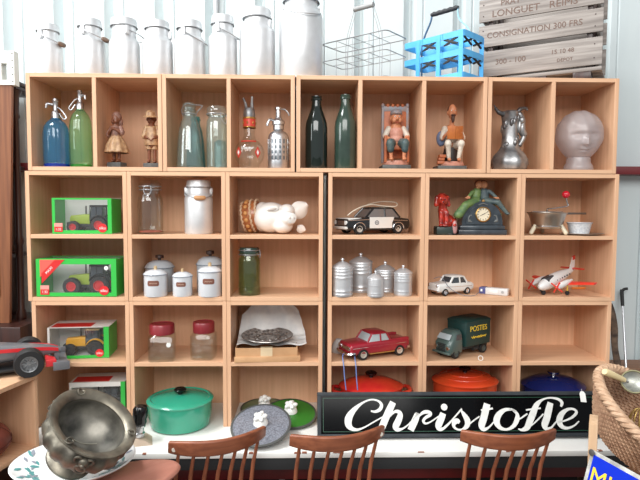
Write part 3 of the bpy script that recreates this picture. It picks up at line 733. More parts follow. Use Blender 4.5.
for sx in (-1, 1):
    b.ball(s(sx*.027, 0, .212), s(.005, .008, .010), SKN); b.ball(s(sx*.013, -.026, .202), s(.010, .008, .010), SKN)
    b.caps(s(sx*.034, .004, .172), s(sx*.052, -.006, .138), .011*k, .010*k, SKN); b.caps(s(sx*.052, -.006, .138), s(sx*.036, -.040, .122), .009*k, .007*k, SKN)
    b.caps(s(sx*.022, -.008, .108), s(sx*.034, -.052, .104), .019*k, .016*k, SKN); b.caps(s(sx*.034, -.052, .100), s(sx*.030, -.050, .046), .011*k, .008*k, SKN)
    b.ball(s(sx*.031, -.060, .041), s(.010, .018, .007), SKN); hand5(b, s(sx*.034, -.044, .122), (-sx*.3, -.7, -.4), (1, 0, 0), k, SKN, .0036*k)
b.build('body', t, remesh=.0018*k, smooth=3, ang=70)
m = MB(); m.ball(s(0, -.002, .150), s(.034, .026, .034), PNK); m.ball(s(0, -.004, .126), s(.034, .026, .022), PNK); m.build('shirt', t, remesh=.002*k, smooth=2, ang=70)
m = MB()
for sx in (-1, 1): m = MB(); m.caps(s(sx*.036, .003, .168), s(sx*.053, -.005, .140), .0145*k, .014*k, OFFW); m.build('sleeve', t)
m = MB()
for sx in (-1, 1): m.caps(s(sx*.020, -.004, .109), s(sx*.035, -.054, .104), .022*k, .021*k, DKT); m.caps(s(sx*.035, -.056, .104), s(sx*.034, -.056, .082), .020*k, .017*k, DKT)
m.build('breeches', t, remesh=.002*k, smooth=2, ang=70)
m = MB(); m.ball(s(0, .0, .234), s(.029, .030, .017), GBL); m.ball(s(0, -.024, .230), s(.022, .016, .006), GBL); m.build('cap', t)
m = MB()
for sx in (-1, 1): m.ball(s(sx*.010, -.0285, .216), .0032*k, WHITE, 10); m.ball(s(sx*.010, -.031, .216), .0018*k, BLACK, 8)
m.tube([s(-.010, -.0285, .195), s(0, -.031, .192), s(.010, -.0285, .195)], .0016*k, mat('painted_lip', (150, 60, 50), .5), 6); m.build('face_paint', t)

P = spot(451, .10, F1); H = H_(451, 104, .10, F1); k = H/.27
t = thing('figurine', 'painted figurine of a balding bearded man seated with an open orange book', 'figurine', P, 0, 'seated painted figurines'); t.scale = (.88, .95, 1)
m = MB(); m.box(-.075*k, .060*k, -.05*k, .05*k, 0, .016*k, PLI, .003); m.build('plinth', t)
m = MB(); m.lathe([(0, .016*k), (.058*k, .016*k), (.060*k, .026*k), (.052*k, .034*k), (0, .034*k)], PNK, 30, sy=.8); m.build('round_base', t)
m = MB()
for i, (zz, w) in enumerate(((.034, .034), (.047, .028), (.059, .030))): m.box((-.068)*k, (-.068+w)*k, -.036*k, -.006*k, (zz-.01)*k, (zz+.002)*k, TER, .002, RZ(6*i-6))
m.build('stacked_books', t)
m = MB(); m.lathe([(0, .03*k), (.030*k, .03*k), (.036*k, .06*k), (.030*k, .092*k), (0, .092*k)], mat('dark_barrel', (50, 42, 40), .5), 24, T(0, .014*k, 0)); m.build('barrel_seat', t)
b = MB()
b.caps(s(0, .012, .105), s(0, .006, .165), .024*k, .026*k, SKN); b.cyl(s(0, .006, .168), s(0, .0, .205), .0095*k, SKN)
b.ball(s(0, -.003, .238), s(.0195, .022, .031), SKN); b.ball(s(0, -.027, .232), s(.0045, .008, .009), SKN)
for sx in (-1, 1):
    b.ball(s(sx*.020, 0, .234), s(.004, .006, .009), SKN)
    b.caps(s(sx*.030, .006, .168), s(sx*.048, -.016, .128), .010*k, .009*k, SKN); b.caps(s(sx*.048, -.016, .128), s(sx*.032, -.046, .146), .008*k, .006*k, SKN); hand5(b, s(sx*.031, -.047, .148), (-sx*.3, -.5, .8), (0, .5, .4), k, SKN, .0034*k)
    b.caps(s(sx*.018, 0, .100), s(sx*.030, -.050, .102), .016*k, .013*k, SKN); b.caps(s(sx*.030, -.050, .100), s(sx*.022, -.040, .046), .010*k, .007*k, SKN); b.ball(s(sx*.023, -.050, .040), s(.008, .016, .007), SKN)
b.build('body', t, remesh=.0018*k, smooth=3, ang=70)
m = MB(); m.ball(s(0, -.018, .209), s(.008, .008, .017), mat('dark_beard', (72, 46, 36), .7)); m.ball(s(0, -.0225, .222), s(.012, .006, .004), MATS['dark_beard']); m.ball(s(0, .006, .245), s(.021, .019, .022), MATS['dark_beard']); m.build('hair', t)
m = MB()
m.ball(s(0, .006, .140), s(.036, .026, .042), OFFW)
for sx in (-1, 1): m.caps(s(sx*.032, .005, .168), s(sx*.048, -.014, .132), .0145*k, .013*k, OFFW)
m.build('shirt', t, remesh=.002*k, smooth=2, ang=70)
m = MB(); m.ball(s(-.046, .014, .130), s(.022, .020, .032), mat('dull_blue', (110, 124, 156), .6)); m.build('draped_coat', t)
m = MB()
for sx in (-1, 1): m.caps(s(sx*.018, .0, .101), s(sx*.031, -.052, .104), .019*k, .016*k, OFFW); m.caps(s(sx*.031, -.052, .102), s(sx*.023, -.041, .050), .0125*k, .0092*k, OFFW); m.build('stocking', t, remesh=.002*k, smooth=2, ang=70); m = MB()
m = MB(); OB = mat('orange_book', (186, 106, 46), .5, noise=(170, 92, 40), nscale=40)
for sx in (-1, 1): m.box(0 if sx > 0 else -.036*k, .036*k if sx > 0 else 0, -.003*k, .003*k, -.026*k, .026*k, OB, .0015, T(0, -.062*k, .146*k) @ RX(12) @ RZ(sx*14))
m.build('book', t)
m = MB()
for sx in (-1, 1): m.ball(s(sx*.008, -.021, .240), .0026*k, WHITE, 8); m.ball(s(sx*.008, -.0232, .239), .0015*k, BLACK, 8)
m.build('face_paint', t)

# --- pewter ewer
P = spot(509, .11, F1); k = mpp(.11, F1); H = H_(509, 108, .11, F1); r = 18.2*k
t = thing('ewer', 'pewter ewer with wide melon body and sculpted neck', 'ewer', P, R(8))
m = MB()
m.lathe([(0, 0), (r*.72, 0), (r*.9, .006), (r*1.0, H*.10), (r*.98, H*.17), (r*.84, H*.25), (r*.58, H*.33), (r*.46, H*.40), (r*.42, H*.52), (r*.40, H*.66), (r*.42, H*.80), (r*.46, H*.89), (r*.50, H*.93), (r*.40, H*.95), (r*.30, H*.88), (0, H*.86)], PEWTER, 60,
        mod=lambda a, rr, z: rr*(1+(.035*math.cos(8*a) if z < H*.34 else .07*math.cos(3*a+z*20))))
m.build('body', t)
m = MB(); m.tube(catmull([(r*.2, 0, H*.86), (r*.6, 0, H*.99), (r*.95, .0, H*1.0), (r*.98, 0, H*.97)], 5), [.010]*6+[.007]*5+[.005]*5, mat('dark_pewter', (112, 112, 114), .4, .8), 10)
m.tube(catmull([(-r*.3, 0, H*.88), (-r*.75, -.004, H*.93), (-r*.92, -.006, H*.985), (-r*1.0, -.006, H*1.03)], 5), [.010]*6+[.007]*5+[.003]*5, MATS['dark_pewter'], 10)
m.build('lip', t)
m = MB(); random.seed(8)
for i in range(34):
    q = i/33; a = -2.6+q*9+random.uniform(-.4, .4); rr = r*(.45-.05*q)
    m.ball((rr*math.cos(a)*.98, rr*math.sin(a)*.98, H*(.38+.50*q)), (.008, .008, random.uniform(.010, .018)), MATS['dark_pewter'] if i % 2 else PEWTER, 10)
m.build('relief_band', t)
m = MB(); m.tube(catmull([(r*.40, -.012, H*.92), (r*.62, -.014, H*.80), (r*.58, -.016, H*.66), (r*.74, -.012, H*.55), (r*.52, -.012, H*.42), (r*.40, -.010, H*.36)], 6), [.010, .012]+[.013]*8+[.016]*8+[.011]*8+[.007]*5, PEWTER, 12)
m.ball((r*.52, -.024, H*.80), (.013, .013, .016), PEWTER, 14); m.ball((r*.40, -.02, H*.70), (.010, .012, .03), PEWTER, 12); m.build('figural_handle', t)

# --- frosted glass head
P = spot(578, .085, F1); k = mpp(.085, F1); H = H_(580, 112.5, .085, F1); r = 22.4*k; 
FRO = glass('frosted_glass', (236, 234, 238), .10, rough=.3, milk=.52, milkrgb=(226, 218, 218))
t = thing('glass_bust', 'frosted glass head sculpture with short neck in the last top cell', 'head sculpture', P, R(-6))
zc = H*.58; rz_ = H*.42
def headf(u, v):
    th = PI*u; ph = 2*PI*v
    x, y, z = math.sin(th)*math.sin(ph), -math.sin(th)*math.cos(ph), math.cos(th)
    fx, fz = x, z
    g = lambda cx, cz, sx, sz: math.exp(-((fx-cx)/sx)**2-((fz-cz)/sz)**2) if y < .2 else 0
    d = 0.
    d += .24*g(0, -.22, .10, .16)+.11*g(0, -.32, .18, .07)          # nose
    d -= .15*(g(-.34, .00, .2, .11)+g(.34, .00, .2, .11))            # eye sockets
    d += .08*(g(-.33, -.03, .11, .05)+g(.33, -.03, .11, .05))       # eyes
    d += .035*g(0, .13, .55, .07)                                     # brow
    d += .12*g(0, -.52, .17, .05)+.10*g(0, -.64, .14, .05)-.07*g(0, -.58, .2, .03)
    d += .06*g(0, -.82, .22, .10)+.05*(g(-.45, -.4, .2, .2)+g(.45, -.4, .2, .2))
    hair = 1/(1+math.exp(-(fz-.26+.10*math.cos(6*fx))*18)); d += hair*(.07+.012*math.sin(16*fx+6*fz))
    if abs(fx) > .80 and y > -.5: d += .03*math.exp(-((fz+.05)/.25)**2)
    w = 1+d
    tap = 1-.16*max(0, -z-.15)
    return (r*.97*x*w*tap, r*.93*y*w*tap, zc+rz_*z*(w if z > -.6 else 1+d*.5))
m = MB(); m.grid(lambda a, b: headf(.02+a*.90, b), 64, 72, FRO); m.build('head', t, ang=80)
m = MB(); m.lathe([(0, .003), (r*.60, 0), (r*.63, .006), (r*.60, .02), (r*.52, H*.13), (r*.50, H*.22)], FRO, 40); m.build('neck', t)

# ------------------------------------------------------------------ toy vehicles
DKGLASS = mat('toy_window', (60, 66, 72), .08, coat=.4)
LTGLASS = mat('toy_clear_window', (170, 180, 184), .08, coat=.4)
TYRE = mat('tyre_rubber', (24, 24, 26), .65)
def wheel(t, x, y, z, r, w, hub, sgn, rim=.6, spokes=0):
    m = MB(); M = T(x, y, z) @ RX(90)
    m.lathe([(r*rim, -w/2), (r*.94, -w/2), (r, -w*.3), (r, w*.3), (r*.94, w/2), (r*rim, w/2), (r*rim, -w/2)], TYRE, 28, M); o = m.build('wheel', t)
    m = MB(); m.lathe([(0, -w*.30), (r*rim*1.0, -w*.30), (r*rim*1.02, w*.5*1.0), (r*rim*.86, w*.46), (r*rim*.8, w*.30), (r*rim*.3, w*.28), (r*.2, w*.44), (0, w*.46)], hub, 24, M if sgn < 0 else T(x, y, z) @ RX(-90))
    if spokes:
        for i in range(spokes):
            m.box(0, r*rim*.9, -.0012, .0012, w*.30, w*.42, hub, 0, (M if sgn < 0 else T(x, y, z) @ RX(-90)) @ RZ(360*i/spokes))
    m.build('hub', o); return o
def toycar(t, L, Wd, zb, secs, cab, paint, roofm, glassm, wr, ww, wx, hub, cabw=.86, roofw=.74, chrome=CHROME, roofth=.006):
    """secs: (x, half-width factor, z bottom, z top) from nose (-x) to tail; cab: (x0, x1, z0, xt0, xt1, z1)"""
    m = MB(); rg = []
    for x, wf, z0, z1 in secs:
        h = z1-z0; rg.append([(x, a, z0+h/2+b) for a, b in rrect(Wd*wf, h, min(h*.32, .012), 3)])
    m.rings(rg, paint); body = m.build('body', t, ang=30)
    x0, x1, z0, a0, a1, z1 = cab
    m = MB(); n = 4
    B0 = rrect(x1-x0, Wd*cabw, .010, n, (x0+x1)/2); B1 = rrect(a1-a0, Wd*roofw, .010, n, (a0+a1)/2)
    m.rings([[(a, b, z0-.004) for a, b in B0], [(a, b, z1) for a, b in B1]], glassm); m.build('windows', t)
    m = MB(); B2 = rrect(a1-a0+.006, Wd*roofw+.006, .012, n, (a0+a1)/2); B3 = rrect((a1-a0)*.9, Wd*roofw*.86, .012, n, (a0+a1)/2)
    m.rings([[(a, b, z1-.002) for a, b in B2], [(a, b, z1+roofth*.4) for a, b in B2], [(a, b, z1+roofth) for a, b in B3]], roofm)
    for sy in (-1, 1):
        for xa, xb in ((x0, a0), (x1, a1)): m.tube([(xa, sy*(Wd*cabw/2-.004), z0-.002), (xb, sy*(Wd*roofw/2-.002), z1)], .0045, roofm, 8)
        xm, xn = (x0*.45+x1*.55), (a0*.45+a1*.55); m.tube([(xm, sy*(Wd*cabw/2), z0-.002), (xn, sy*(Wd*roofw/2+.001), z1)], .0035, roofm, 8)
    m.build('roof', t)
    for x in wx:
        for sy in (-1, 1): wheel(t, x, sy*(Wd*.5-ww*.42), wr, wr, ww, hub, sy)
    return body
# police car
k = mpp(.13, F2)
P = spot(371.5, .148, F2); P.x = XU[3]+W/2; t = thing('toy_car', 'black and white toy police car with round door badge', 'toy car', P, R(25)); L, Wd = .310, .120; t.scale = (1.04, 1.04, 1.0)
PB = mat('toy_black_paint', (26, 27, 29), .2, coat=.5); PW = mat('toy_white_paint', (232, 230, 224), .3, coat=.3); HUBW = mat('toy_hub', (205, 200, 190), .35, .5)
secs = [(-L*.5, .90, .024, .052), (-L*.485, .95, .018, .066), (-L*.30, .99, .016, .072), (-L*.14, 1., .016, .076), (L*.2, 1., .016, .075), (L*.36, .99, .017, .071), (L*.485, .95, .020, .066), (L*.5, .90, .028, .060)]
toycar(t, L, Wd, .016, secs, (-.062, .108, .074, -.022, .074, .112), PB, PB, mat('toy_window_pale', (120, 112, 108), .1, coat=.4), .0235, .018, (-.098, .092), HUBW)
m = MB(); m.box(-L*.47, -.070, -Wd*.46, Wd*.46, .0655, .0735, PW, .003, RY(-1.5)); m.build('bonnet', t)
for sy in (-1, 1):
    m = MB(); M = T(0, sy*(Wd*.5+.0006), 0) @ FRONT
    m.prism([(-.050, .026), (.060, .026), (.060, .050), (.066, .062), (.070, .074), (-.050, .074)], -.0012, .0012, PW, M); d_ = m.build('door_panel', t)
    m = MB(); m.lathe([(.010, -.0020), (.010, .0020), (.007, .0022), (.007, -.002)], mat('badge_grey', (110, 112, 116), .5), 20, T(-.016, sy*(Wd*.5+.0006), .05) @ FRONT); m.prism([(.005*math.cos(a*PI/5+PI/2)*(1 if a % 2 == 0 else .45), .005*math.sin(a*PI/5+PI/2)*(1 if a % 2 == 0 else .45)) for a in range(10)], -.002, .002, MATS['badge_grey'], T(-.016, sy*(Wd*.5+.0006), .05) @ FRONT); m.build('door_badge', d_)
    m = MB()
    for xa in (-.098, .092): m.tube([(xa+.0275*math.cos(a), sy*(Wd*.5+.001), .0235+.0275*math.sin(a)) for a in [PI*i/12 for i in range(13)]], .0018, CHROME, 6)
    m.tube([(-.15, sy*Wd*.49, .060), (-.05, sy*Wd*.502, .064), (.14, sy*Wd*.49, .058)], .0014, CHROME, 6); m.build('chrome_trim', t)
m = MB(); m.box(-L*.5-.006, -L*.5+.004, -Wd*.47, Wd*.47, .022, .034, PW, .003); m.build('front_bumper', t)
m = MB(); m.box(-L*.5-.002, -L*.5+.004, -Wd*.30, Wd*.30, .038, .058, CHROME, .002)
for i in range(7): m.box(-L*.5-.003, -L*.5, -Wd*.28+i*Wd*.085, -Wd*.27+i*Wd*.085, .040, .056, DG)
m.build('grille', t)
for sy in (-1, 1): m = MB(); m.cyl((-L*.5-.003, sy*Wd*.38, .050), (-L*.5+.006, sy*Wd*.38, .050), .009, mat('headlight', (240, 240, 235), .1), seg=16); m.build('headlight', t)
m = MB(); cw = [(-.152, -.045, .081), (-.13, -.055, .100), (-.085, -.05, .118), (-.03, -.04, .128), (.03, -.035, .122), (.085, -.05, .120), (.118, -.02, .132), (.12, .015, .140), (.07, .03, .142), (.01, .01, .135), (-.04, -.02, .1265)]
m.tube(catmull(cw, 6), .0026, mat('cream_cable', (222, 210, 190), .5), 8); o = m.build('cable', None, P, (0, 0, R(25))); tag(o, 'cream control cable looped over the roof of the toy police car', 'cable')

# white car with wired remote
P = spot(450.5, .09, F3); t = thing('toy_car', 'small white toy saloon car joined by a wire to its remote', 'toy car', P, R(26)); L, Wd = .200, .082
PWC = mat('toy_cream_white', (226, 224, 220), .3, coat=.3)
secs = [(-L*.5, .80, .018, .046), (-L*.47, .93, .014, .052), (-L*.2, 1., .012, .055), (L*.2, 1., .012, .055), (L*.44, .95, .014, .052), (L*.5, .84, .02, .046)]
toycar(t, L, Wd, .012, secs, (-.032, .062, .054, -.014, .044, .078), PWC, PWC, DKGLASS, .0155, .013, (-.062, .060), CHROME, cabw=.90, roofw=.8)
m = MB(); m.box(-L*.5-.004, -L*.5+.003, -Wd*.45, Wd*.45, .016, .024, CHROME, .002); m.build('front_bumper', t)
for sy in (-1, 1): m = MB(); m.ball((-L*.485, sy*Wd*.34, .043), (.006, .008, .008), CHROME, 12); m.build('headlight', t)
m = MB()
for sy in (-1, 1): m.tube([(-.06, sy*Wd*.502, .038), (.085, sy*Wd*.49, .036)], .0012, CHROME, 6)
m.build('chrome_trim', t)
rp = spot(494, .07, F3)
REM = mat('remote_grey', (206, 204, 202), .4)
t = thing('remote_control', 'grey wired battery remote with blue end beside the white toy car', 'remote control', rp, R(-34))
m = MB(); m.box(-.058, .062, -.017, .017, 0, .030, REM, .004); m.build('case', t)
m = MB(); m.box(-.0615, -.030, -.0175, .0175, .0005, .0305, mat('remote_blue', (74, 78, 130), .4), .004)
m.box(-.054, -.046, -.0182, -.017, .012, .022, WHITE); m.build('blue_end', t)
m = MB(); m.box(-.015, .02, -.0178, -.016, .008, .022, mat('remote_label', (226, 224, 220), .5), .001); m.cyl((.04, -.0185, .015), (.04, -.016, .015), .006, mat('button_grey', (160, 158, 156), .4), seg=14); m.build('button', t)
a0 = spot(441, .045, F3); b0 = spot(483, .055, F3); c0 = spot(462, .02, F3); e0 = spot(448, .03, F3); d0 = spot(474, .02, F3)
m = MB(); m.tube(catmull([tuple(a0+Vector((-.03, .01, .072))), tuple(a0+Vector((.0, -.005, .078))), tuple(e0+Vector((.005, -.005, .035))), tuple(c0+Vector((0, -.0, .006))), tuple(d0+Vector((0, 0, .003))), tuple(b0+Vector((-.02, 0, .010))), tuple(b0+Vector((-.006, .004, .014)))], 6), .0013, mat('thin_grey_cord', (110, 112, 122), .5), 6)
o = m.build('control_wire'); tag(o, 'thin grey wire from the white toy car to its remote', 'wire')

# maroon convertible-like saloon
P = spot(374, .115, F4); t = thing('toy_car', 'maroon toy saloon car with chrome bumpers and fins', 'toy car', P, R(24)); L, Wd = .275, .115; t.scale = (1.08, 1.06, 1.02)
MAR = mat('maroon_paint', (150, 32, 48), .28, coat=.4)
secs = [(-L*.5, .86, .030, .060), (-L*.475, .95, .022, .068), (-L*.20, 1., .020, .073), (L*.02, 1., .020, .074), (L*.25, 1., .020, .074), (L*.42, .96, .022, .072), (L*.5, .88, .030, .068)]
toycar(t, L, Wd, .02, secs, (-.058, .050, .071, -.036, .032, .104), MAR, MAR, LTGLASS, .0235, .018, (-.082, .088), HUBW, cabw=.88, roofw=.76)
for sy in (-1, 1):
    m = MB(); m.rings([[(x, sy*(Wd*.5-.010)+yy, z+zz) for yy, zz in ((-.005, -.012), (.005, -.012), (.003, 0), (-.003, 0))] for x, z in ((.02, .072), (.07, .076), (.120, .079), (.136, .077))], MAR); m.build('fin', t)
    m = MB(); m.tube([(-.055, sy*Wd*.502, .024), (.062, sy*Wd*.502, .024)], .0022, mat('gilt_trim', (200, 160, 90), .3, .7), 6); m.tube([(-.13, sy*Wd*.49, .052), (.12, sy*Wd*.49, .056)], .0012, CHROME, 6); m.build('side_trim', t)
    m = MB(); m.cyl((-L*.5-.004, sy*Wd*.34, .050), (-L*.5+.006, sy*Wd*.34, .050), .010, CHROME, seg=18); m.build('headlight', t)
m = MB(); m.tube(catmull([(-L*.44, -Wd*.5, .032), (-L*.5-.006, -Wd*.42, .030), (-L*.5-.010, 0, .030), (-L*.5-.006, Wd*.42, .030), (-L*.44, Wd*.5, .032)], 5), .0065, CHROME, 8); m.build('front_bumper', t)
m = MB(); m.tube(catmull([(L*.44, -Wd*.5, .036), (L*.5+.004, -Wd*.42, .034), (L*.5+.006, 0, .034), (L*.5+.004, Wd*.42, .034), (L*.44, Wd*.5, .036)], 5), .006, CHROME, 8); m.build('rear_bumper', t)
m = MB(); m.box(-L*.5-.002, -L*.5+.004, -Wd*.22, Wd*.22, .040, .056, CHROME, .002); m.build('grille', t)
m = MB(); m.box(.02, .07, -.02, .02, .073, .082, MAR, .006); m.build('boot_lid', t)
gq = spot(337, .16, F4)
m = MB(); m.lathe([(0, 0), (.030, 0), (.032, .01), (.026, .04), (.012, .06), (0, .062)], mat('pale_grey_plastic', (190, 188, 186), .5), 28, sx=1.1); o = m.build('battery_box', None, gq+Vector((.008, 0, 0))); tag(o, 'rounded pale grey battery box behind the maroon toy car', 'battery box')
for j, (u0, u1) in enumerate(((342.5, 346), (354.5, 357.5))):
    s0 = spot(u0, .035, F4); 
    e = at(u1, 392, -.004)
    m = MB(); m.tube(catmull([tuple(s0+Vector((.004, .012, .026))), tuple(s0+Vector((-.001, -.022, .016))), tuple(Vector((s0.x+.002, -.006, F4-.01))), tuple(Vector(((s0.x+e.x)/2, -.010, (F4+e.z)/2))), tuple(Vector((e.x, -.008, e.z+.01)))], 6), .0022, mat('blue_cord', (110, 136, 196), .5), 6)
    o = m.build('control_wire'); tag(o, ('left' if j == 0 else 'right')+' of the two blue wires hanging from the maroon toy car', 'wire', 'blue wires of the maroon car')

# postal truck
P = spot(461.5, .13, F4); t = thing('toy_truck', 'dark green toy delivery truck with yellow lettering on its box body', 'toy truck', P, R(33))
GT = mat('truck_grey_green', (74, 92, 88), .35, coat=.3); GB = mat('truck_dark_green', (26, 58, 56), .45); k = 1.
Lc, Wc = .085, .095
m = MB(); rg = []
for z, x0, x1, w in ((.024, -.122, -.040, .094), (.040, -.130, -.038, .098), (.066, -.128, -.038, .097), (.080, -.116, -.038, .093), (.108, -.098, -.040, .084), (.118, -.086, -.044, .070)):
    rg.append([(a, b, z) for a, b in rrect(x1-x0, w, .020, 5, (x0+x1)/2)])
m.rings(rg, GT); cabin = m.build('cab', t, ang=50)
m = MB(); m.rings([[(-.1215, a, .083) for a in (-.036, .036)]+[(-.1185, a, .083) for a in (.036, -.036)], [(-.1055, a, .104) for a in (-.033, .033)]+[(-.1015, a, .104) for a in (.033, -.033)]], LTGLASS)
m.build('windscreen', cabin)
for sy in (-1, 1):
    m = MB(); m.prism([(-.090, .080), (-.052, .080), (-.056, .104), (-.084, .104)], -.002, .002, DKGLASS, T(0, sy*.0445, 0) @ FRONT); m.build('side_window', cabin)
    m = MB(); m.cyl((-.131, sy*.034, .048), (-.124, sy*.034, .048), .008, CHROME, seg=16); m.build('headlight', cabin)
m = MB()
for i in range(5): m.box(-.132, -.126, -.022, .022, .034+i*.007, .037+i*.007, DG)
m.build('grille', cabin)
m = MB(); m.box(-.136, -.120, -.050, .050, .020, .030, GT, .003); m.build('bumper', t)
m = MB(); m.box(-.04, .125, -.04, .04, .030, .042, DG, .002); m.cyl((.03, -.035, .026), (.06, -.035, .026), .010, DG, seg=12); m.build('chassis', t)
m = MB(); m.box(-.036, .128, -.055, .055, .044, .150, GB, .004)
B0 = rrect(.168, .114, .006, 3, .046); B1 = rrect(.15, .09, .012, 3, .046)
m.rings([[(a, b, .148) for a, b in B0], [(a, b, .155) for a, b in B0], [(a, b, .163) for a, b in B1]], GB); bx = m.build('box_body', t)
m = MB(); m.text('POSTES', .034, YELP, T(.046, -.0556, .120) @ FRONT, .0005, sx=1.0)
sq = [(-.050+i*.004, .004*math.sin(i*2.1)+(.003 if i % 4 == 0 else 0), .0032) for i in range(26)]
m.ribbon(sq, -.0004, .0006, YELP, T(.048, -.0556, .082) @ FRONT, 3); m.build('lettering', bx)
for x in (-.088, .092):
    for sy in (-1, 1): wheel(t, x, sy*.040, .022, .022, .016, mat('truck_hub', (70, 80, 78), .4), sy)
m = MB(); m.lathe([(.009, -.001), (.011, -.001), (.011, .001), (.009, .001), (.009, -.001)], WHITE, 20, RX(70)); cl = spot(480.5, .012, F4); o = m.build('white_clip', None, cl+Vector((0, 0, .0115))); tag(o, 'small white ring clip by the rear wheel of the green truck', 'clip')

# aeroplane
P = spot(546, .10, F3); t = thing('toy_aeroplane', 'white and red twin-engined toy aeroplane pointing forward left', 'toy aeroplane', P, R(0))
PR = mat('toy_red', (214, 58, 44), .35, coat=.3); PL = mat('toy_plane_white', (226, 224, 222), .3, coat=.3); PG = mat('toy_plane_grey', (150, 150, 156), .4)
NOSE = Vector((-.058, -.06, .034)); TAIL = Vector((.165, .085, .095))
ax = (TAIL-NOSE).normalized(); LL_ = (TAIL-NOSE).length; sd = ax.cross(Vector((0, 0, 1))).normalized()   # points right
if sd.x < 0: sd = -sd
upv = sd.cross(ax); upv = upv if upv.z > 0 else -upv
B = Matrix((sd, ax, upv)).transposed().to_4x4(); B.translation = NOSE
m = MB(); rg = []
for q, rr in ((0, .002), (.02, .011), (.08, .020), (.2, .026), (.4, .028), (.6, .024), (.8, .015), (1, .005)):
    rg.append([B @ Vector((rr*math.cos(a), q*LL_, rr*1.05*math.sin(a)+.006*q)) for a in [2*PI*i/20 for i in range(20)]])
m.rings(rg, PL); fz = m.build('fuselage', t)
m = MB(); m.rings([[B @ Vector((w*.026, q*LL_, .020+zz)) for w, zz in ((-.8, -.004), (.8, -.004), (.5, .010), (-.5, .010))] for q in (.16, .22, .34)], DKGLASS); m.build('cockpit', fz)
m = MB()
for i in range(6):
    for sg in (-1, 1): m.ball(B @ Vector((sg*.0255, (.36+.07*i)*LL_, .007)), .0035, DKGLASS, 8)
m.build('cabin_windows', fz)
for sg, sp in ((-1, .105), (1, .165)):
    m = MB(); rg = []
    for q in (0, .3, .65, 1):
        c = .060-.030*q; x = sg*(.012+sp*q); rg.append([B @ Vector((x, .42*LL_+.02*q+dy*c, -.012+.010*q+dz)) for dy, dz in ((-.5, 0), (-.2, .005), (.5, .001), (-.1, -.004))])
    m.rings(rg, PR); wg = m.build('wing', t)
    m = MB(); xe = sg*.062; rg = []
    for yy, rr in ((.14, .003), (.15, .010), (.22, .0135), (.40, .012), (.55, .004)): rg.append([B @ Vector((xe+rr*math.cos(a), yy*LL_, -.002+rr*math.sin(a))) for a in [2*PI*i/14 for i in range(14)]])
    m.rings(rg, PL); m.build('engine', wg)
    m = MB()
    for a in (35, 125): m.box(-.030, .030, -.0012, .0012, -.0035, .0035, PR, .001, B @ T(xe, .125*LL_, -.002) @ RY(a))
    m.ball(B @ Vector((xe, .12*LL_, -.002)), .005, PR, 10); m.build('propeller', wg)
m = MB(); m.rings([[B @ Vector((0+dx, y, z)) for dx, y, z in ((-.002, .86*LL_, .01), (.002, .86*LL_, .01), (.002, 1.0*LL_, .01), (-.002, 1.0*LL_, .01))], [B @ Vector((dx, y, z)) for dx, y, z in ((-.0015, .98*LL_, .062), (.0015, .98*LL_, .062), (.0015, 1.06*LL_, .062), (-.0015, 1.06*LL_, .062))]], PL)
m.build('tail_fin', t)
m = MB(); m.rings([[B @ Vector((dx, y, z)) for dx, y, z in ((-.0022, .975*LL_, .048), (.0022, .975*LL_, .048), (.0022, 1.048*LL_, .048), (-.0022, 1.048*LL_, .048))], [B @ Vector((dx, y, z)) for dx, y, z in ((-.002, .985*LL_, .066), (.002, .985*LL_, .066), (.002, 1.062*LL_, .066), (-.002, 1.062*LL_, .066))]], PR); m.build('fin_tip', t)
m = MB(); rg = []
for x in (-.055, 0, .055): rg.append([B @ Vector((x, .95*LL_+dy*(.03-abs(x)*.2), .012+dz)) for dy, dz in ((-.5, 0), (0, .003), (.5, 0), (0, -.003))])
m.rings(rg, PR); m.build('tailplane', t)
for px_, ln in ((Vector((0, .12*LL_, -.01)), 0), (Vector((-.062, .42*LL_, -.005)), 0), (Vector((.062, .42*LL_, -.005)), 0)):
    q = B @ px_; m = MB(); m.cyl(q, (q.x, q.y, .010), .0022, YELP, seg=8); m.lathe([(0, -.003), (.0095, -.003), (.0095, .003), (0, .003)], TYRE, 16, T(q.x, q.y, .0096) @ RX(90)); m.build('landing_leg', t)
op = spot(583, .22, F3)
m = MB(); m.cyl((-.055, 0, .0), (.055, .0, .0), .0055, mat('orange_pencil', (222, 130, 60), .5), seg=6); o = m.build('orange_rod', None, op+Vector((0, .0, .006)), (0, 0, R(6))); tag(o, 'short orange rod lying behind the toy aeroplane', 'rod')
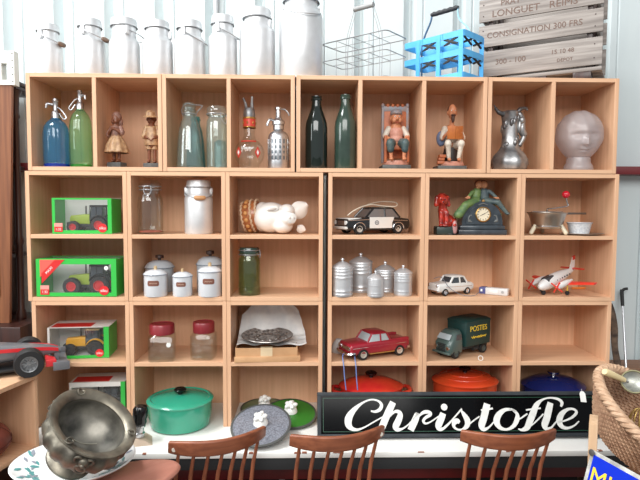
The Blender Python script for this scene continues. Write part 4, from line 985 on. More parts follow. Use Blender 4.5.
# ------------------------------------------------------------------ boxed toy tractors
FILM = glass('window_film', (253, 254, 254), .06, milk=.025, milkrgb=(240, 240, 240))
CARD = mat('carton_white', (226, 226, 222), .6)
def tractor(label, loc, rz, sc, body, hub, roofc, fr, rr, group='toy tractors in their boxes'):
    """faces -x; fr, rr = front and rear wheel radius"""
    t = thing('toy_tractor', label, 'toy tractor', loc, rz, group); s = sc
    m = MB(); m.rings([[(x, a, z0+(z1-z0)/2+b) for a, b in rrect(w, z1-z0, .006, 3)] for x, w, z0, z1 in ((-.085*s, .026*s, .040*s, .066*s), (-.080*s, .032*s, .036*s, .074*s), (-.02*s, .036*s, .036*s, .080*s), (.0*s, .038*s, .036*s, .080*s))], body); m.build('bonnet', t)
    m = MB(); m.box(-.078*s, .07*s, -.016*s, .016*s, .024*s, .042*s, DG, .003); m.box(-.098*s, -.08*s, -.018*s, .018*s, .026*s, .046*s, DG, .003)
    m.tube([(-.03*s, .022*s, .05*s), (-.03*s, .024*s, .115*s)], .003*s, DG, 8); m.build('chassis', t)
    m = MB(); m.rings([[(a, b, .05*s) for a, b in rrect(.056*s, .056*s, .006, 3, .030*s)], [(a, b, .112*s) for a, b in rrect(.050*s, .052*s, .006, 3, .032*s)]], DKGLASS); cb = m.build('cab', t)
    m = MB(); m.box(.002*s, .064*s, -.030*s, .030*s, .110*s, .119*s, roofc, .004); m.build('cab_roof', cb)
    m = MB()
    for sy in (-1, 1):
        for xx in (.004, .030, .056): m.tube([(xx*s, sy*.0275*s, .05*s), ((xx+.001)*s, sy*.0265*s, .112*s)], .002*s, DG, 6)
    m.build('cab_frame', cb)
    for sy in (-1, 1):
        m = MB(); m.tube([((.048+(rr+.006)*math.cos(a))*s, sy*.040*s, (rr+(rr+.006)*math.sin(a))*s) for a in [PI*(.15+.7*i/10) for i in range(11)]], .0035*s, DG if roofc is BLACK else body, 8, flat=3.0); m.build('mudguard', t)
        wheel(t, -.062*s, sy*.036*s, fr*s, fr*s, .022*s, hub, sy, .55); wheel(t, .048*s, sy*.042*s, rr*s, rr*s, .026*s, hub, sy, .55)
    return t
def window_box(label, P, rz, w, h, d, style, frame=GREENP, side=GREENP, group='boxed toy tractors'):
    """carton with a cut-out front; origin = front bottom left corner, front faces -y"""
    t = thing('toy_box', label, 'toy box', P, rz, group)
    m = MB(); th = .0015
    m.box(0, w, d-th, d, 0, h, CARD); m.box(0, w, 0, d, 0, th, CARD); m.build('backing', t)
    m = MB(); m.box(0, w, .001, d, h-th, h, CARD if style >= 2 else FILM) if style in (0, 2, 3) else [m.box(0, w, .001, d*.22, h-th, h, side), m.box(0, w, d*.85, d, h-th, h, side), m.box(0, w, d*.22, d*.85, h-th, h, FILM)]; m.box(0, th, .001, d, th, h-th, side if style < 2 else CARD); m.box(w-th, w, .001, d, th, h-th, side); m.build('carton', t)  # where film, the unseen top is added to let light into the box
    if style >= 2: m = MB(); m.box(.01, w*.7, .012, d*.6, h, h+.0006, REDP); m.build('top_print', t)
    l, r_, b, tp = {0: (.05, .065, .10, .045), 1: (.055, .065, .11, .14), 2: (.035, .085, .10, .015), 3: (.04, .08, .1, .12)}[style]
    L_, R_, B_, T_ = w*l, w*(1-r_), h*b, h*(1-tp)
    m = MB()
    for q in ((0, L_, 0, h), (R_, w, 0, h), (L_, R_, 0, B_), (L_, R_, T_, h)):
        m.box(q[0], q[1], 0, .0015, q[2], q[3], frame if style < 2 or q[0] == R_ or (q[2] == 0 and q[0] == L_) else CARD)
    fr = m.build('front_frame', t)
    m = MB(); m.box(L_, R_, .0006, .0010, B_, T_, FILM); m.build('clear_window', t)
    rc = h*.125; cx, cz = w*.845, h*.165
    m = MB(); M = T(cx, 0, cz) @ FRONT
    m.prism([(rc*math.cos(2*PI*i/28), rc*math.sin(2*PI*i/28)) for i in range(28)], .0002, .0022, mat('logo_red', (214, 40, 44), .4), M)
    m.text('siku', rc*.95, WHITE, M @ T(0, 0, .0024), .0003); m.build('round_logo', t)
    if style in (0, 1):
        m = MB(); M = T(w*.105, 0, h*.19) @ FRONT; a = h*.15
        m.prism([(-a*.75, -a*.9), (a*.75, -a*.9), (a*.75, a*.05), (-a*.75, a*.05)], .0002, .0018, REDP, M); m.prism([(-a*.75, a*.05), (a*.75, a*.05), (a*.75, a*.75), (-a*.75, a*.75)], .0002, .0018, mat('pink_print', (226, 150, 140), .5), M)
        m.text('1:32', a*.62, WHITE, M @ T(0, -a*.42, .002), .0003); m.build('scale_label', t)
    if style == 1:
        m = MB(); M = FRONT
        m.prism([(w*.07, h*.62), (w*.07, h*.35), (w*.36, h*.98), (w*.24, h*.98)][::1], .0, .0019, REDP, M)
        m.prism([(w*.05, h*.98), (w*.05, h*.52), (w*.07, h*.56), (w*.245, h*.98)], .0, .0016, mat('pale_red_print', (224, 96, 84), .4), M)
        m.text('MAXI', h*.10, WHITE, M @ T(w*.165, h*.70, .0021) @ RZ(47), .0003); m.build('corner_flash', t)
        m = MB(); m.cyl((w*.875, -.0008, h*.76), (w*.875, .001, h*.76), h*.055, WHITE, seg=20); m.build('round_sticker', t)
    return t
CLA = mat('lime_green_paint', (150, 170, 60), .35); RHUB = mat('red_hub', (190, 36, 40), .4); JCB = mat('yellow_toy_paint', (232, 168, 40), .35)
def placed_box(label, u0, u1, vt, y, z, d, rz, style, tl, tb, th_, tr, tsc, tf, trr, tx=.5):
    p = spot(u0, y, z); w = (spot(u1, y, z).x-p.x)/math.cos(rz); h = at((u0+u1)/2, vt, y).z-z
    if p.x < TH+.007: p.x = TH+.007
    window_box(label, p, rz, w, h, d, style)
    c = p+Vector((math.cos(rz)*w*tx-math.sin(rz)*d*.5, math.sin(rz)*w*tx+math.cos(rz)*d*.5, .0022))
    tractor(tl, c, rz, tsc, tb, th_, tr, tf, trr)
placed_box('green box with a clear window holding a lime tractor, in the upper cell', 52.5, 111.5, 198, .03, F2, .13, R(1), 0, 'lime green toy tractor with red wheels in the smaller green box', CLA, RHUB, BLACK, 1.0, .026, .034, .56)
placed_box('larger green box with a red diagonal corner flash', 35.5, 115.5, 259, .006, F3, .15, R(0), 1, 'lime green toy tractor with big red wheels in the larger green box', CLA, RHUB, BLACK, 1.08, .034, .038, .60)
placed_box('white and green box with a clear window holding a yellow tractor', 48, 107, 328, .048, F4, .15, R(6), 2, 'yellow toy tractor with dark wheels inside its white box', JCB, DG, mat('pale_yellow_roof', (220, 196, 150), .4), .98, .027, .034, .55)
placed_box('red, white and green tractor box half hidden behind the bronze jardiniere', 70, 124, 383, .07, F5, .14, R(5), 3, 'dark green toy tractor in the box behind the bronze jardiniere', mat('dark_toy_green', (40, 70, 50), .35), DG, BLACK, 1.1, .030, .036, .55)

# ------------------------------------------------------------------ jar and milk can, second row
t, r, H = jar('tall clear clip-top storage jar with red flakes in its base', 'storage_jar', 150.8, 24.5, 180, .06, CLR, F2, [(0, 0), (.96, 0), (1, .02), (1, .60), (.97, .66), (.80, .73), (.78, .76), (.80, .80), (.80, .84)])
m = MB(); m.lathe([(r*.84, H*.84), (r*.86, H*.85), (r*.86, H*.93), (r*.66, H*.965), (r*.6, H*.99), (0, H)], CLR, 32); m.build('glass_lid', t)
m = MB()
for zz in (.82, .88): m.tube([(r*.88*math.cos(a*PI/14), r*.88*math.sin(a*PI/14), H*zz) for a in range(28)], .0018, WIRE, 6, closed=True)
m.tube(catmull([(r*.3, -r*.85, H*.88), (r*.34, -r*.98, H*.78), (r*.10, -r*1.02, H*.70), (-r*.2, -r*.98, H*.76), (-r*.25, -r*.88, H*.86)], 4), .0018, WIRE, 6); m.build('wire_clip', t)
m = MB(); m.lathe([(0, .008), (r*.93, .008), (r*.93, H*.06), (0, H*.075)], mat('red_flakes', (190, 100, 74), .8, noise=(160, 70, 50), nscale=160, bump=.6), 28); m.build('contents', t)
tag(t, kind=None)
milk_can('whitish milk can with a light wooden grip inside the second-row cell', 199, 27.5, 180, .10, R(112), R(-165), nk=.80, sh=.70, grip=1, z=F2, wood_=mat('light_handle_wood', (196, 146, 100), .5), group='aluminium milk can in a cell', bigbail=.9)

# ------------------------------------------------------------------ canisters
ENA = mat('white_enamel', (206, 209, 213), .22, coat=.4); ENG = mat('grey_enamel', (176, 182, 188), .28, coat=.3); RIM = mat('blue_grey_rim', (92, 104, 122), .35); PLQ = mat('brown_plaque', (120, 76, 62), .5)
def canister(label, u, w, vlid, vtop, y, m1, lidm, plate):
    P = spot(u, y, F3); k = mpp(y, F3); r = w*k/2; hl = H_(u, vlid, y, F3); H = H_(u, vtop, y, F3)
    t = thing('enamel_canister', label, 'canister', P, 0, 'enamel kitchen canisters')
    m = MB(); m.lathe([(0, 0), (r*.95, 0), (r*.98, .004), (r*.98, hl), (r*.9, hl), (r*.9, .01), (0, .01)], m1, 40); m.build('body', t)
    m = MB(); m.lathe([(r*1.01, hl-.004), (r*1.04, hl-.001), (r*1.01, hl+.003), (r*.82, hl+(H-hl)*.34), (r*.5, hl+(H-hl)*.52), (0, hl+(H-hl)*.56)], lidm, 40); ld = m.build('lid', t)
    m = MB(); m.tube([(r*1.03*math.cos(a*PI/18), r*1.03*math.sin(a*PI/18), hl) for a in range(36)], .0013, RIM, 6, closed=True); m.build('rim_line', ld)
    kz = hl+(H-hl)*.54
    m = MB()
    if plate: m.lathe([(r*.16, kz), (r*.13, kz+.006), (r*.15, H-.004), (0, H)], mat('bone_knob', (196, 170, 130), .4), 16)
    else: m.lathe([(r*.12, kz), (r*.12, kz+.008), (r*.30, kz+.012), (r*.28, H-.003), (0, H)], mat('dark_brown_knob', (62, 38, 30), .4), 18)
    m.build('knob', ld)
    if plate:
        m = MB(); wv0 = rrect(r*1.0, r*.46, r*.15, 4); wv = [(p[0]+(q_[0]-p[0])*i/6, p[1]+(q_[1]-p[1])*i/6) for p, q_ in zip(wv0, wv0[1:]+wv0[:1]) for i in range(6)]
        rg = []
        for rr, q in ((r*1.0, .01), (r*1.0, .25), (r*1.0, .5), (r*1.0, .75), (r*1.0, 1), (r*.97, 1)): rg.append([(rr*math.sin(a*q/r+.05), -rr*math.cos(a*q/r+.05), hl*.63+b*q) for a, b in wv])
        m.rings(rg, PLQ); pl = m.build('name_plaque', t)
        m = MB(); m.tube([(r*1.003*math.sin(a/r+.05), -r*1.003*math.cos(a/r+.05), hl*.63+.0025*math.sin(a*900)) for a in [(-.33+.66*i/20)*r for i in range(21)]], .0009, mat('plaque_ink', (190, 160, 140), .5), 5); m.build('script', pl)
    return t
canister('white enamel canister with brown plaque, farthest from the green glass jar', 155.8, 23, 274, 265.5, .04, ENA, ENA, True)
canister('smallest white enamel canister with brown plaque in the middle', 182.6, 19.5, 276, 268, .04, ENA, ENA, True)
canister('tallest white enamel canister with brown plaque, nearest the green glass jar', 210, 23.5, 271, 262, .04, ENA, ENA, True)
canister('grey enamel canister standing behind the white one nearest the boxed tractors', 160, 28, 267, 254.5, .165, ENG, ENG, False)
canister('taller grey enamel canister standing behind the tallest white one', 210.5, 27, 264, 250, .165, ENG, ENG, False)
ALC = mat('spun_aluminium', (214, 215, 217), .36, .6, noise=(200, 201, 204), nscale=8, bump=.03)
def alucan(label, u, w, vlid, vtop, y, side=False):
    P = spot(u, y, F3); k = mpp(y, F3); r = w*k/2; hl = H_(u, vlid, y, F3); H = H_(u, vtop, y, F3)
    t = thing('aluminium_canister', label, 'canister', P, 0, 'aluminium kitchen canisters')
    pf = [(0, 0), (r*.96, 0), (r, .004)]
    for i in range(8):
        z = hl*(.08+.84*i/7); pf += [(r, z-.003), (r*1.025, z), (r, z+.003)] if i in (0, 1, 5, 6, 7) else [(r, z)]
    m = MB(); m.lathe(pf+[(r, hl), (r*.9, hl)], ALC, 40); m.build('body', t)
    m = MB(); d = H-hl; m.lathe([(r*.98, hl-.002), (r*1.05, hl+.001), (r*1.03, hl+d*.16), (r*.80, hl+d*.34), (r*.48, hl+d*.56), (r*.22, hl+d*.66), (0, hl+d*.67)], ALC, 40); ld = m.build('lid', t)
    m = MB(); m.lathe([(r*.12, hl+d*.64), (r*.10, hl+d*.76), (r*.19, hl+d*.84), (r*.16, H-.001), (0, H)], ALC, 18); m.build('knob', ld)
alucan('banded aluminium canister beside the tallest one with the dark dome', 342.3, 20.5, 268, 258, .035)
alucan('tallest aluminium canister with a dark domed lid', 360.5, 23, 263, 253, .150)
alucan('aluminium canister at the back, partly hidden by the smallest one', 385, 20, 270.5, 261.5, .140)
alucan('smallest aluminium canister standing in front of the others', 375.5, 16.5, 279, 270.5, .018)
alucan('aluminium canister standing apart from the tallest one, nearest the white toy car', 403, 18, 273.5, 265, .05)

# ------------------------------------------------------------------ green jar
t, r, H = jar('dark green glass preserving jar with wire clasp', 'preserving_jar', 249.5, 21.5, 246.5, .075, glass('olive_glass', (226, 234, 210), .17, milk=.09, milkrgb=(130, 152, 106)), F3, JAR)
m = MB(); OG = MATS['olive_glass']; m.lathe([(0, .008), (r*.85, .008), (r*.85, H*.66), (0, H*.68)], glass('olive_glass_inner', (240, 244, 230), .05), 30); m.build('inner_glass', t)
m = MB(); m.lathe([(r*.90, H*.86), (r*.92, H*.865), (r*.92, H*.95), (r*.84, H*.985), (0, H)], mat('deep_green_lid', (44, 62, 54), .15, coat=.4), 36); m.build('glass_lid', t)
m = MB()
for zz in (.84, .93): m.tube([(r*.96*math.cos(a*PI/16), r*.96*math.sin(a*PI/16), H*zz) for a in range(32)], .002, WIRE, 6, closed=True)
m.tube(catmull([(r*.96, -.012, H*.93), (r*1.03, -.014, H*.84), (r*.98, -.02, H*.78)], 4), .0022, WIRE, 6); m.build('clasp', t)

# ------------------------------------------------------------------ pig head tureen
P = spot(275, .115, F2); k = mpp(.115, F2); t = thing('pig_head_tureen', 'white ceramic pig head tureen lying with a brown banded collar', 'tureen', P)
PIG = mat('white_ceramic', (236, 232, 226), .22, coat=.4); COLR = mat('brown_glaze', (150, 86, 50), .3, noise=(180, 112, 66), nscale=60, coat=.3); TAN = mat('tan_rope', (206, 176, 146), .4)
X = lambda u: (u-275)*k
Zp = lambda v: (237.3-v)*k*.985
b = MB()
b.ball((X(271), .0, Zp(221)), (.080, .074, .067), PIG, 32); b.ball((X(262), .02, Zp(220.5)), (.040, .070, .066), PIG, 28)
b.caps((X(281), -.03, Zp(221.5)), (X(290.5), -.080, Zp(221.8)), .046, .027, PIG, 24)
b.ball((X(283), -.035, Zp(229)), (.045, .052, .034), PIG, 24); b.ball((X(287), -.02, Zp(215)), (.036, .045, .034), PIG, 20)
b.build('head', t, remesh=.0035, smooth=14, ang=80)
m = MB(); c0 = Vector((X(292.3), -.098, Zp(221))); 
m.lathe([(0, .003), (.014, .004), (.021, .001), (.022, -.006), (.018, -.014), (0, -.014)], PIG, 26, T(*c0) @ RZ(22) @ RX(90)); sn = m.build('snout', t)
m = MB()
for sx in (-1, 1): m.ball((0, 0, 0), (.004, .003, .006), mat('nostril', (200, 188, 180), .6), 10, M=T(*c0) @ RZ(22) @ T(sx*.009, -.0045, 0))
m.build('nostril', sn)
def ear(M, s):
    m = MB()
    def f(a, b_):
        x = (b_-.5)*2; l = a
        w = .033*math.sin(min(PI, .35+2.6*l*.97))*s
        return (x*w, -.016*(1-x*x)*s+.012*l*s, l*.075*s)
    m.grid(f, 14, 12, PIG, M); return m.build('ear', t, solid=.006, ang=80)
m = MB(); m.ball((X(273.5), -.066, Zp(212.3)), (.028, .010, .013), PIG, 24, (0, R(-8), R(8))); er = m.build('ear', t); m = MB(); m.ball((X(273.3), -.0735, Zp(212.6)), (.019, .006, .007), mat('inner_ear_shade', (196, 186, 178), .3), 20, (0, R(-8), R(8))); m.build('inner_ear', er)  # grey inner oval is shading put into the colour
ear(T(X(291.5), .0, Zp(219)) @ RZ(10) @ RY(55), 1.12)
ear(T(X(297), -.035, Zp(231)) @ RY(108) @ RX(-10), .5)
Mc = T(X(251), .035, Zp(220.0)) @ RZ(-8) @ RY(82)
m = MB(); m.lathe([(0, -.034), (.048, -.034), (.062, -.030), (.067, -.015), (.069, .01), (.066, .035), (0, .035)], COLR, 40, Mc); cl = m.build('collar', t)
m = MB()
for zz, rr in ((-.030, .065), (.010, .0705), (.033, .068)):
    m.tube([Mc @ Vector(((rr+.0015*math.sin(20*a))*math.cos(a), (rr+.0015*math.sin(20*a))*math.sin(a), zz+.002*math.cos(20*a))) for a in [2*PI*i/120 for i in range(120)]], .0042, TAN, 6, closed=True)
m.build('rope_band', cl)
m = MB(); GO = mat('ochre_relief', (206, 146, 86), .4)
for i in range(14):
    a = 2*PI*i/14; m.ball((0, 0, 0), (.006, .010, .009), GO, 10, M=Mc @ T(.0685*math.cos(a), .0685*math.sin(a), -.010) @ Matrix.Rotation(a, 4, 'Z'))
m.build('relief_flower', cl)

# ------------------------------------------------------------------ red dog and clock
P = spot(443.3, .06, F2); k = mpp(.06, F2); t = thing('figurine', 'red and black glazed figurine of a seated poodle-like dog on a dark base', 'figurine', P)
RG = mat('red_glaze', (206, 62, 44), .2, noise=(112, 26, 24), nscale=38, coat=.5)
m = MB(); m.box(-.036, .040, -.03, .035, 0, .036, mat('dark_green_base', (44, 58, 54), .4), .006); m.box(.012, .050, -.036, .035, 0, .006, BLKGLOSS, .002); m.build('base', t)
b = MB()
b.caps((.012, .012, .052), (-.006, -.004, .105), .029, .021, RG); b.ball((.022, .014, .056), (.030, .028, .032), RG)
for sx in (-.012, .012):
    b.caps((sx-.004, -.020, .096), (sx-.006, -.026, .044), .010, .0075, RG); b.ball((sx-.007, -.031, .041), (.009, .012, .006), RG)
    b.caps((.022+sx*1.6, -.006, .058), (.020+sx*1.8, -.026, .046), .012, .008, RG); b.ball((.019+sx*1.8, -.030, .041), (.008, .012, .006), RG)
b.cyl((-.006, -.004, .105), (-.010, -.012, .135), .018, RG, .017); b.ball((-.010, -.014, .146), (.025, .026, .024), RG)
b.caps((-.013, -.032, .142), (-.015, -.048, .138), .012, .009, RG); b.ball((-.010, -.006, .164), (.020, .018, .015), RG)
for sx in (-1, 1): b.caps((-.010+sx*.022, -.010, .158), (-.010+sx*.027, -.014, .128), .010, .009, RG)
b.caps((.046, .022, .046), (.056, .018, .066), .007, .006, RG)
b.build('dog_body', t, remesh=.0022, smooth=2, ang=70)
m = MB(); m.ball((-.0165, -.058, .140), (.004, .003, .003), BLACK, 10)
for sx in (-1, 1): m.ball((-.012+sx*.009, -.0375, .152), .003, BLACK, 8)
m.build('nose_and_eyes', t)
m = MB(); m.ball((.042, -.026, .032), (.011, .009, .030), mat('pale_glaze', (176, 132, 130), .3), 14); m.build('pale_foot', t)

P = spot(479, .10, F2); k = mpp(.10, F2); t = thing('mantel_clock', 'dark blue-black arched mantel clock crowned with a couple of figures', 'clock', P); H = H_(481, 178, .10, F2)
CK = mat('clock_black', (40, 48, 56), .35, noise=(58, 68, 76), nscale=30, coat=.2)
def arch(w, z0, z1, n=20): return [(-w, z0), (w, z0)]+[(w*math.cos(PI*i/n), z1*0+zs_+(z1-zs_)*math.sin(PI*i/n)) for i in range(n+1)]
m = MB(); m.box(-.105, .105, -.055, .055, 0, .022, CK, .004); m.box(-.098, .098, -.05, .05, .022, .040, CK, .005); m.build('base', t)
zs_ = .052; m = MB(); m.prism(arch(.088, .040, .142), -.042, .042, CK, FRONT); m.prism(arch(.072, .046, .128), .042, .047, CK, FRONT); m.build('arched_case', t)
dz = .088
m = MB(); m.lathe([(0, 0), (.028, 0), (.028, .004), (0, .004)], mat('clock_dial', (226, 214, 188), .4), 36, T(0, -.0475, dz) @ FRONT); dl = m.build('dial', t)
m = MB(); m.lathe([(.0275, 0), (.033, 0), (.033, .006), (.029, .009), (.0275, .004)], mat('brass', (176, 140, 84), .3, .9), 36, T(0, -.0475, dz) @ FRONT); m.build('bezel', dl)
m = MB()
for i in range(12):
    M = T(0, -.0475, dz) @ FRONT @ RZ(30*i); m.box(-.0012, .0012, .020, .0255, .004, .0045, BLACK, 0, M)
m.build('hour_marks', dl)
m = MB(); M = T(0, -.0475, dz) @ FRONT
m.prism([(-.0012, 0), (.0012, 0), (.0004, .023), (-.0004, .023)], .0050, .0056, BLACK, M @ RZ(-60)); m.prism([(-.0015, 0), (.0015, 0), (.0005, .016), (-.0005, .016)], .0046, .0050, BLACK, M @ RZ(115)); m.build('hands', dl)
m = MB(); OR = mat('grey_relief', (104, 108, 108), .5)
for sx in (-1, 1):
    m.tube(catmull([(sx*.048, -.0475, .056), (sx*.062, -.0475, .062), (sx*.058, -.0475, .080), (sx*.048, -.0475, .084)], 4), .003, OR, 6); m.ball((sx*.058, -.0475, .060), (.007, .003, .006), OR, 10)
m.tube(catmull([(-.02, -.0475, .128), (0, -.0475, .134), (.02, -.0475, .128)], 4), .0025, OR, 6); m.build('relief_ornament', t)
FG = mat('figure_green', (112, 136, 76), .5, noise=(80, 108, 70), nscale=50); FB = mat('figure_dark_blue', (58, 74, 82), .5, noise=(90, 104, 100), nscale=50); FS = mat('figure_flesh', (198, 140, 104), .45); FH = mat('figure_hair', (96, 58, 40), .6)
for nm, ox, cl_, lean, face, hz_ in (('seated_woman', -.016, FG, .012, 1, .208), ('seated_man', .016, FB, -.004, -1, .214)):
    b = MB(); zz = .150
    b.caps((ox, 0, zz), (ox+lean*.4, 0, zz+.034), .017, .015, cl_); 
    if face > 0:
        b.caps((ox, -.012, zz-.004), (ox-.040, -.034, zz-.022), .016, .015, cl_); b.caps((ox-.040, -.034, zz-.022), (ox-.066, -.040, zz-.062), .014, .016, cl_); b.caps((ox-.012, -.01, zz+.032), (ox-.030, -.022, zz+.008), .007, .006, cl_)
    else:
        b.caps((ox, -.012, zz-.004), (ox+.034, -.036, zz-.010), .014, .011, cl_); b.caps((ox+.034, -.036, zz-.010), (ox+.060, -.042, zz-.050), .010, .007, mat('figure_cream_hose', (190, 170, 146), .5)); b.caps((ox+.012, -.01, zz+.036), (ox+.030, -.026, zz+.012), .007, .006, cl_); b.ball((ox+.063, -.050, zz-.056), (.007, .012, .006), FH)
    o = b.build(nm, t, remesh=.0022, smooth=2, ang=70)
    o.scale = (1.3, 1.2, 1.06); o.location.z = -.008
    m = MB(); m.cyl((ox+lean*.5, 0, zz+.036), (ox+lean*.7, -.001, zz+.052), .006, FS); m.ball((ox+lean, -.002, zz+.062), (.0125, .0135, .016), FS); m.ball((ox+lean+face*.004, -.016, zz+.060), (.003, .004, .004), FS)
    hx = ox-.030 if face > 0 else ox+.030
    hd = m.build('head', o); m = MB(); hand5(m, (hx, -.026, zz+.010), (-face*.3, -.8, -.3), (1, 0, 0), 1, FS, .0030); m.build('hand', o)
    m = MB(); m.ball((ox+lean, .004, zz+.066), (.0140, .0130, .0155), FH); m.build('hair', hd)
m = MB()
for i in range(16):
    a = PI*(.12+.76*i/15); m.ball((.088*math.cos(a), -.02+random.uniform(-.012, .012), .052+.094*math.sin(a)), random.uniform(.005, .009), (FG, mat('gold_leaf_paint', (170, 130, 76), .5), FB)[i % 3], 8)
m.build('flower_garland', t)

# ------------------------------------------------------------------ food mill and bowl
P = spot(546.5, .09, F2); k = mpp(.09, F2); t = thing('food_mill', 'metal food mill with red crank ball and folding legs', 'food mill', P)
r = 18.5*k; zb = .026; zt = .098
m = MB(); TIN = mat('tinned_steel', (196, 186, 176), .28, .95)
m.lathe([(r*.55, zb), (r*.72, zb+.002), (r*.80, zb+.018), (r*.98, zt-.008), (r*1.05, zt-.004), (r*1.06, zt), (r*.96, zt), (r*.76, zb+.02), (r*.5, zb+.006), (0, zb+.006)], TIN, 44); m.build('bowl', t)
m = MB(); m.tube([(r*.80*math.cos(a*PI/18), r*.80*math.sin(a*PI/18), zb+.010) for a in range(36)], .0025, STEEL, 6, closed=True); m.build('leg_ring', t)
for a in (195, -38, 80):
    a = R(a); m = MB(); c, s_ = math.cos(a), math.sin(a)
    m.tube([(r*.72*c, r*.72*s_, zb+.016), (r*.98*c, r*.98*s_, .010)], [.0085, .0095], mat('cream_leg', (214, 204, 180), .4), 10); m.ball((r*.98*c, r*.98*s_, .0095), .0095, MATS['cream_leg'], 12); m.build('leg', t)
m = MB(); m.box(r*.95, r*.95+.115, -.011, .011, zt-.010, zt-.001, mat('grey_handle_steel', (120, 116, 112), .35, .8), .002, RZ(12)); m.build('handle', t)
m = MB(); m.box(-r, r, -.005, .005, zt+.001, zt+.004, STEEL, .001, RZ(15)); m.tube(catmull([(0, 0, zt-.03), (0, 0, zt+.012), (.015, -.01, zt+.016), (.070, -.03, zt+.026), (.078, -.03, zt+.035)], 4), .0028, STEEL, 8); m.build('crank', t)
m = MB(); bp = at(566, 194.5, .06); m.ball((bp.x-P.x, bp.y-P.y, bp.z-P.z), .0165, mat('red_ball', (206, 30, 48), .2, coat=.5), 22)
m.cyl((.076, -.03, zt+.03), (bp.x-P.x, -.03, bp.z-P.z-.01), .003, STEEL, seg=10); m.build('crank_ball', t)
P = spot(579, .07, F2); 
t = thing('ramekin', 'small white speckled bowl beside the food mill', 'bowl', P+Vector((0, 0, .0046))); r = 12*mpp(.07, F2)
m = MB(); m.lathe([(0, 0), (r*.74, 0), (r*.78, .004), (r*.96, .046), (r*1.0, .049), (r*.93, .049), (r*.74, .008), (0, .008)], mat('speckled_white', (226, 226, 226), .3, noise=(196, 198, 204), nscale=120), 36, mod=lambda a, q, z: q); m.build('bowl', t)
m = MB(); m.tube([(r*1.0*math.cos(a*PI/18), r*1.0*math.sin(a*PI/18), .048) for a in range(36)], .0018, mat('grey_glazed_rim', (186, 188, 194), .3), 6, closed=True); m.build('rim', t)
m = MB(); m.lathe([(0, .002), (r*1.2, .002), (r*1.75, .006), (r*1.8, .008), (r*1.7, .0085), (r*1.2, .0045), (0, .0045)], mat('saucer_steel', (176, 174, 172), .3, .8), 40, sx=1.0, sy=.85); o = m.build('saucer', None, P+Vector((.012, .0, 0))); tag(o, 'flat metal saucer under the small white speckled bowl', 'saucer')
# ------------------------------------------------------------------ square jars with red lids
LIDR = mat('dark_red_lid', (132, 38, 46), .35, coat=.2)
for lb, u, w, vs, vt, yy, rz in (('square glass jar with dark red lid and a white dot sticker', 162.5, 27, 332, 323.5, .055, 10), ('square glass jar with dark red lid, right of the stickered one', 204, 24, 330.5, 321.5, .075, -4)):
    P = spot(u, yy, F4); k = mpp(yy, F4); a = w*k*.94; hs = H_(u, vs, yy, F4); H = H_(u, vt, yy, F4)
    t = thing('lidded_jar', lb, 'jar', P, R(rz), 'square jars with red lids')
    m = MB(); m.rings([[(x, y, z) for x, y in rrect(q, q, c, 4)] for q, c, z in ((a*.9, .012, 0), (a, .012, .004), (a, .012, hs*.86), (a*.90, .03, hs*.95), (a*.86, .04, hs*1.0))], CLR, cap1=False); m.build('glass_body', t)
    m = MB(); m.rings([[(x, y, z) for x, y in rrect(q, q, c, 4)] for q, c, z in ((a*.93, .012, .010), (a*.93, .012, hs*.85))], CLR, cap1=False); m.build('inner_wall', t)
    m = MB(); m.lathe([(0, hs-.006), (a*.46, hs-.006), (a*.475, hs-.004), (a*.475, H-.005), (a*.45, H), (a*.40, H+.001), (a*.38, H-.002), (0, H-.002)], LIDR, 48, mod=lambda q, rr, z: rr*(1+.008*math.cos(40*q))); m.build('lid', t)
    if rz > 0: m = MB(); m.cyl((a*.27, -a*.5-.0006, hs*.62), (a*.27, -a*.5+.001, hs*.62), .010, WHITE, seg=20); m.build('round_sticker', t)

# ------------------------------------------------------------------ cardboard box, paper, plate
P = spot(267, .105, F4); k = mpp(.105, F4); t = thing('cardboard_box', 'flat open cardboard box under the ornate plate', 'box', P, R(3))
CB = mat('cardboard', (204, 160, 118), .8, noise=(190, 146, 104), nscale=14)
bw, bd, bh = .262, .20, .060
m = MB(); m.box(-bw/2, bw/2, -bd/2, bd/2, 0, .003, CB)
for q in ((-bw/2, bw/2, -bd/2, -bd/2+.003), (-bw/2, bw/2, bd/2-.003, bd/2), (-bw/2, -bw/2+.003, -bd/2+.003, bd/2-.003), (bw/2-.003, bw/2, -bd/2+.003, bd/2-.003)): m.box(*q, .003, bh, CB)
m.build('tray', t)
m = MB(); m.box(-bw/2-.004, bw/2+.012, -bd/2-.006, -bd/2-.0005, 0, .024, CB, .001); m.box(bw/2+.0005, bw/2+.010, -bd/2+.004, bd/2-.004, 0, .026, CB, .001); m.build('fold_flap', t)
m = MB(); m.box(-.025, .025, -bd/2-.0012, -bd/2-.0002, .024, bh, mat('pale_tape', (218, 196, 160), .4)); m.box(-.025, .025, -bd/2-.0012, -bd/2+.02, bh, bh+.0008, MATS['pale_tape']); m.build('tape', t)
random.seed(5)
m = MB()
def pap(u, v):
    x = -.128+.30*u; 
    y = -.062+.145*min(v*1.6, 1.0)+.03*max(0, v*1.6-1)
    z = bh+.004+(.040*max(0, v-.25) if v < .6 else .014+.175*(v-.6)/.4)
    top = (1-.42*abs(2*u-1.05)**2.2)
    if v > .6: z = bh+.014+.004+.160*(v-.6)/.4*top; x = x*(1-.14*(v-.6)/.4)-.01*(v-.6)
    z += .004*math.sin(19*u+3*v)+.003*math.sin(31*v+7*u); y += .006*math.sin(13*u+9*v)
    return (x, y, z)
m.grid(pap, 26, 26, PAPER); o = m.build('wrapping_paper', None, P, (0, 0, R(3)), solid=.0012, ang=80); tag(o, 'crumpled white wrapping paper rising behind the ornate plate', 'paper')
pk = mpp(.07, F4); PM = mat('black_silver_relief', (84, 74, 70), .28, .7, noise=(176, 166, 160), nscale=70, bump=.7)
m = MB(); rp = .112
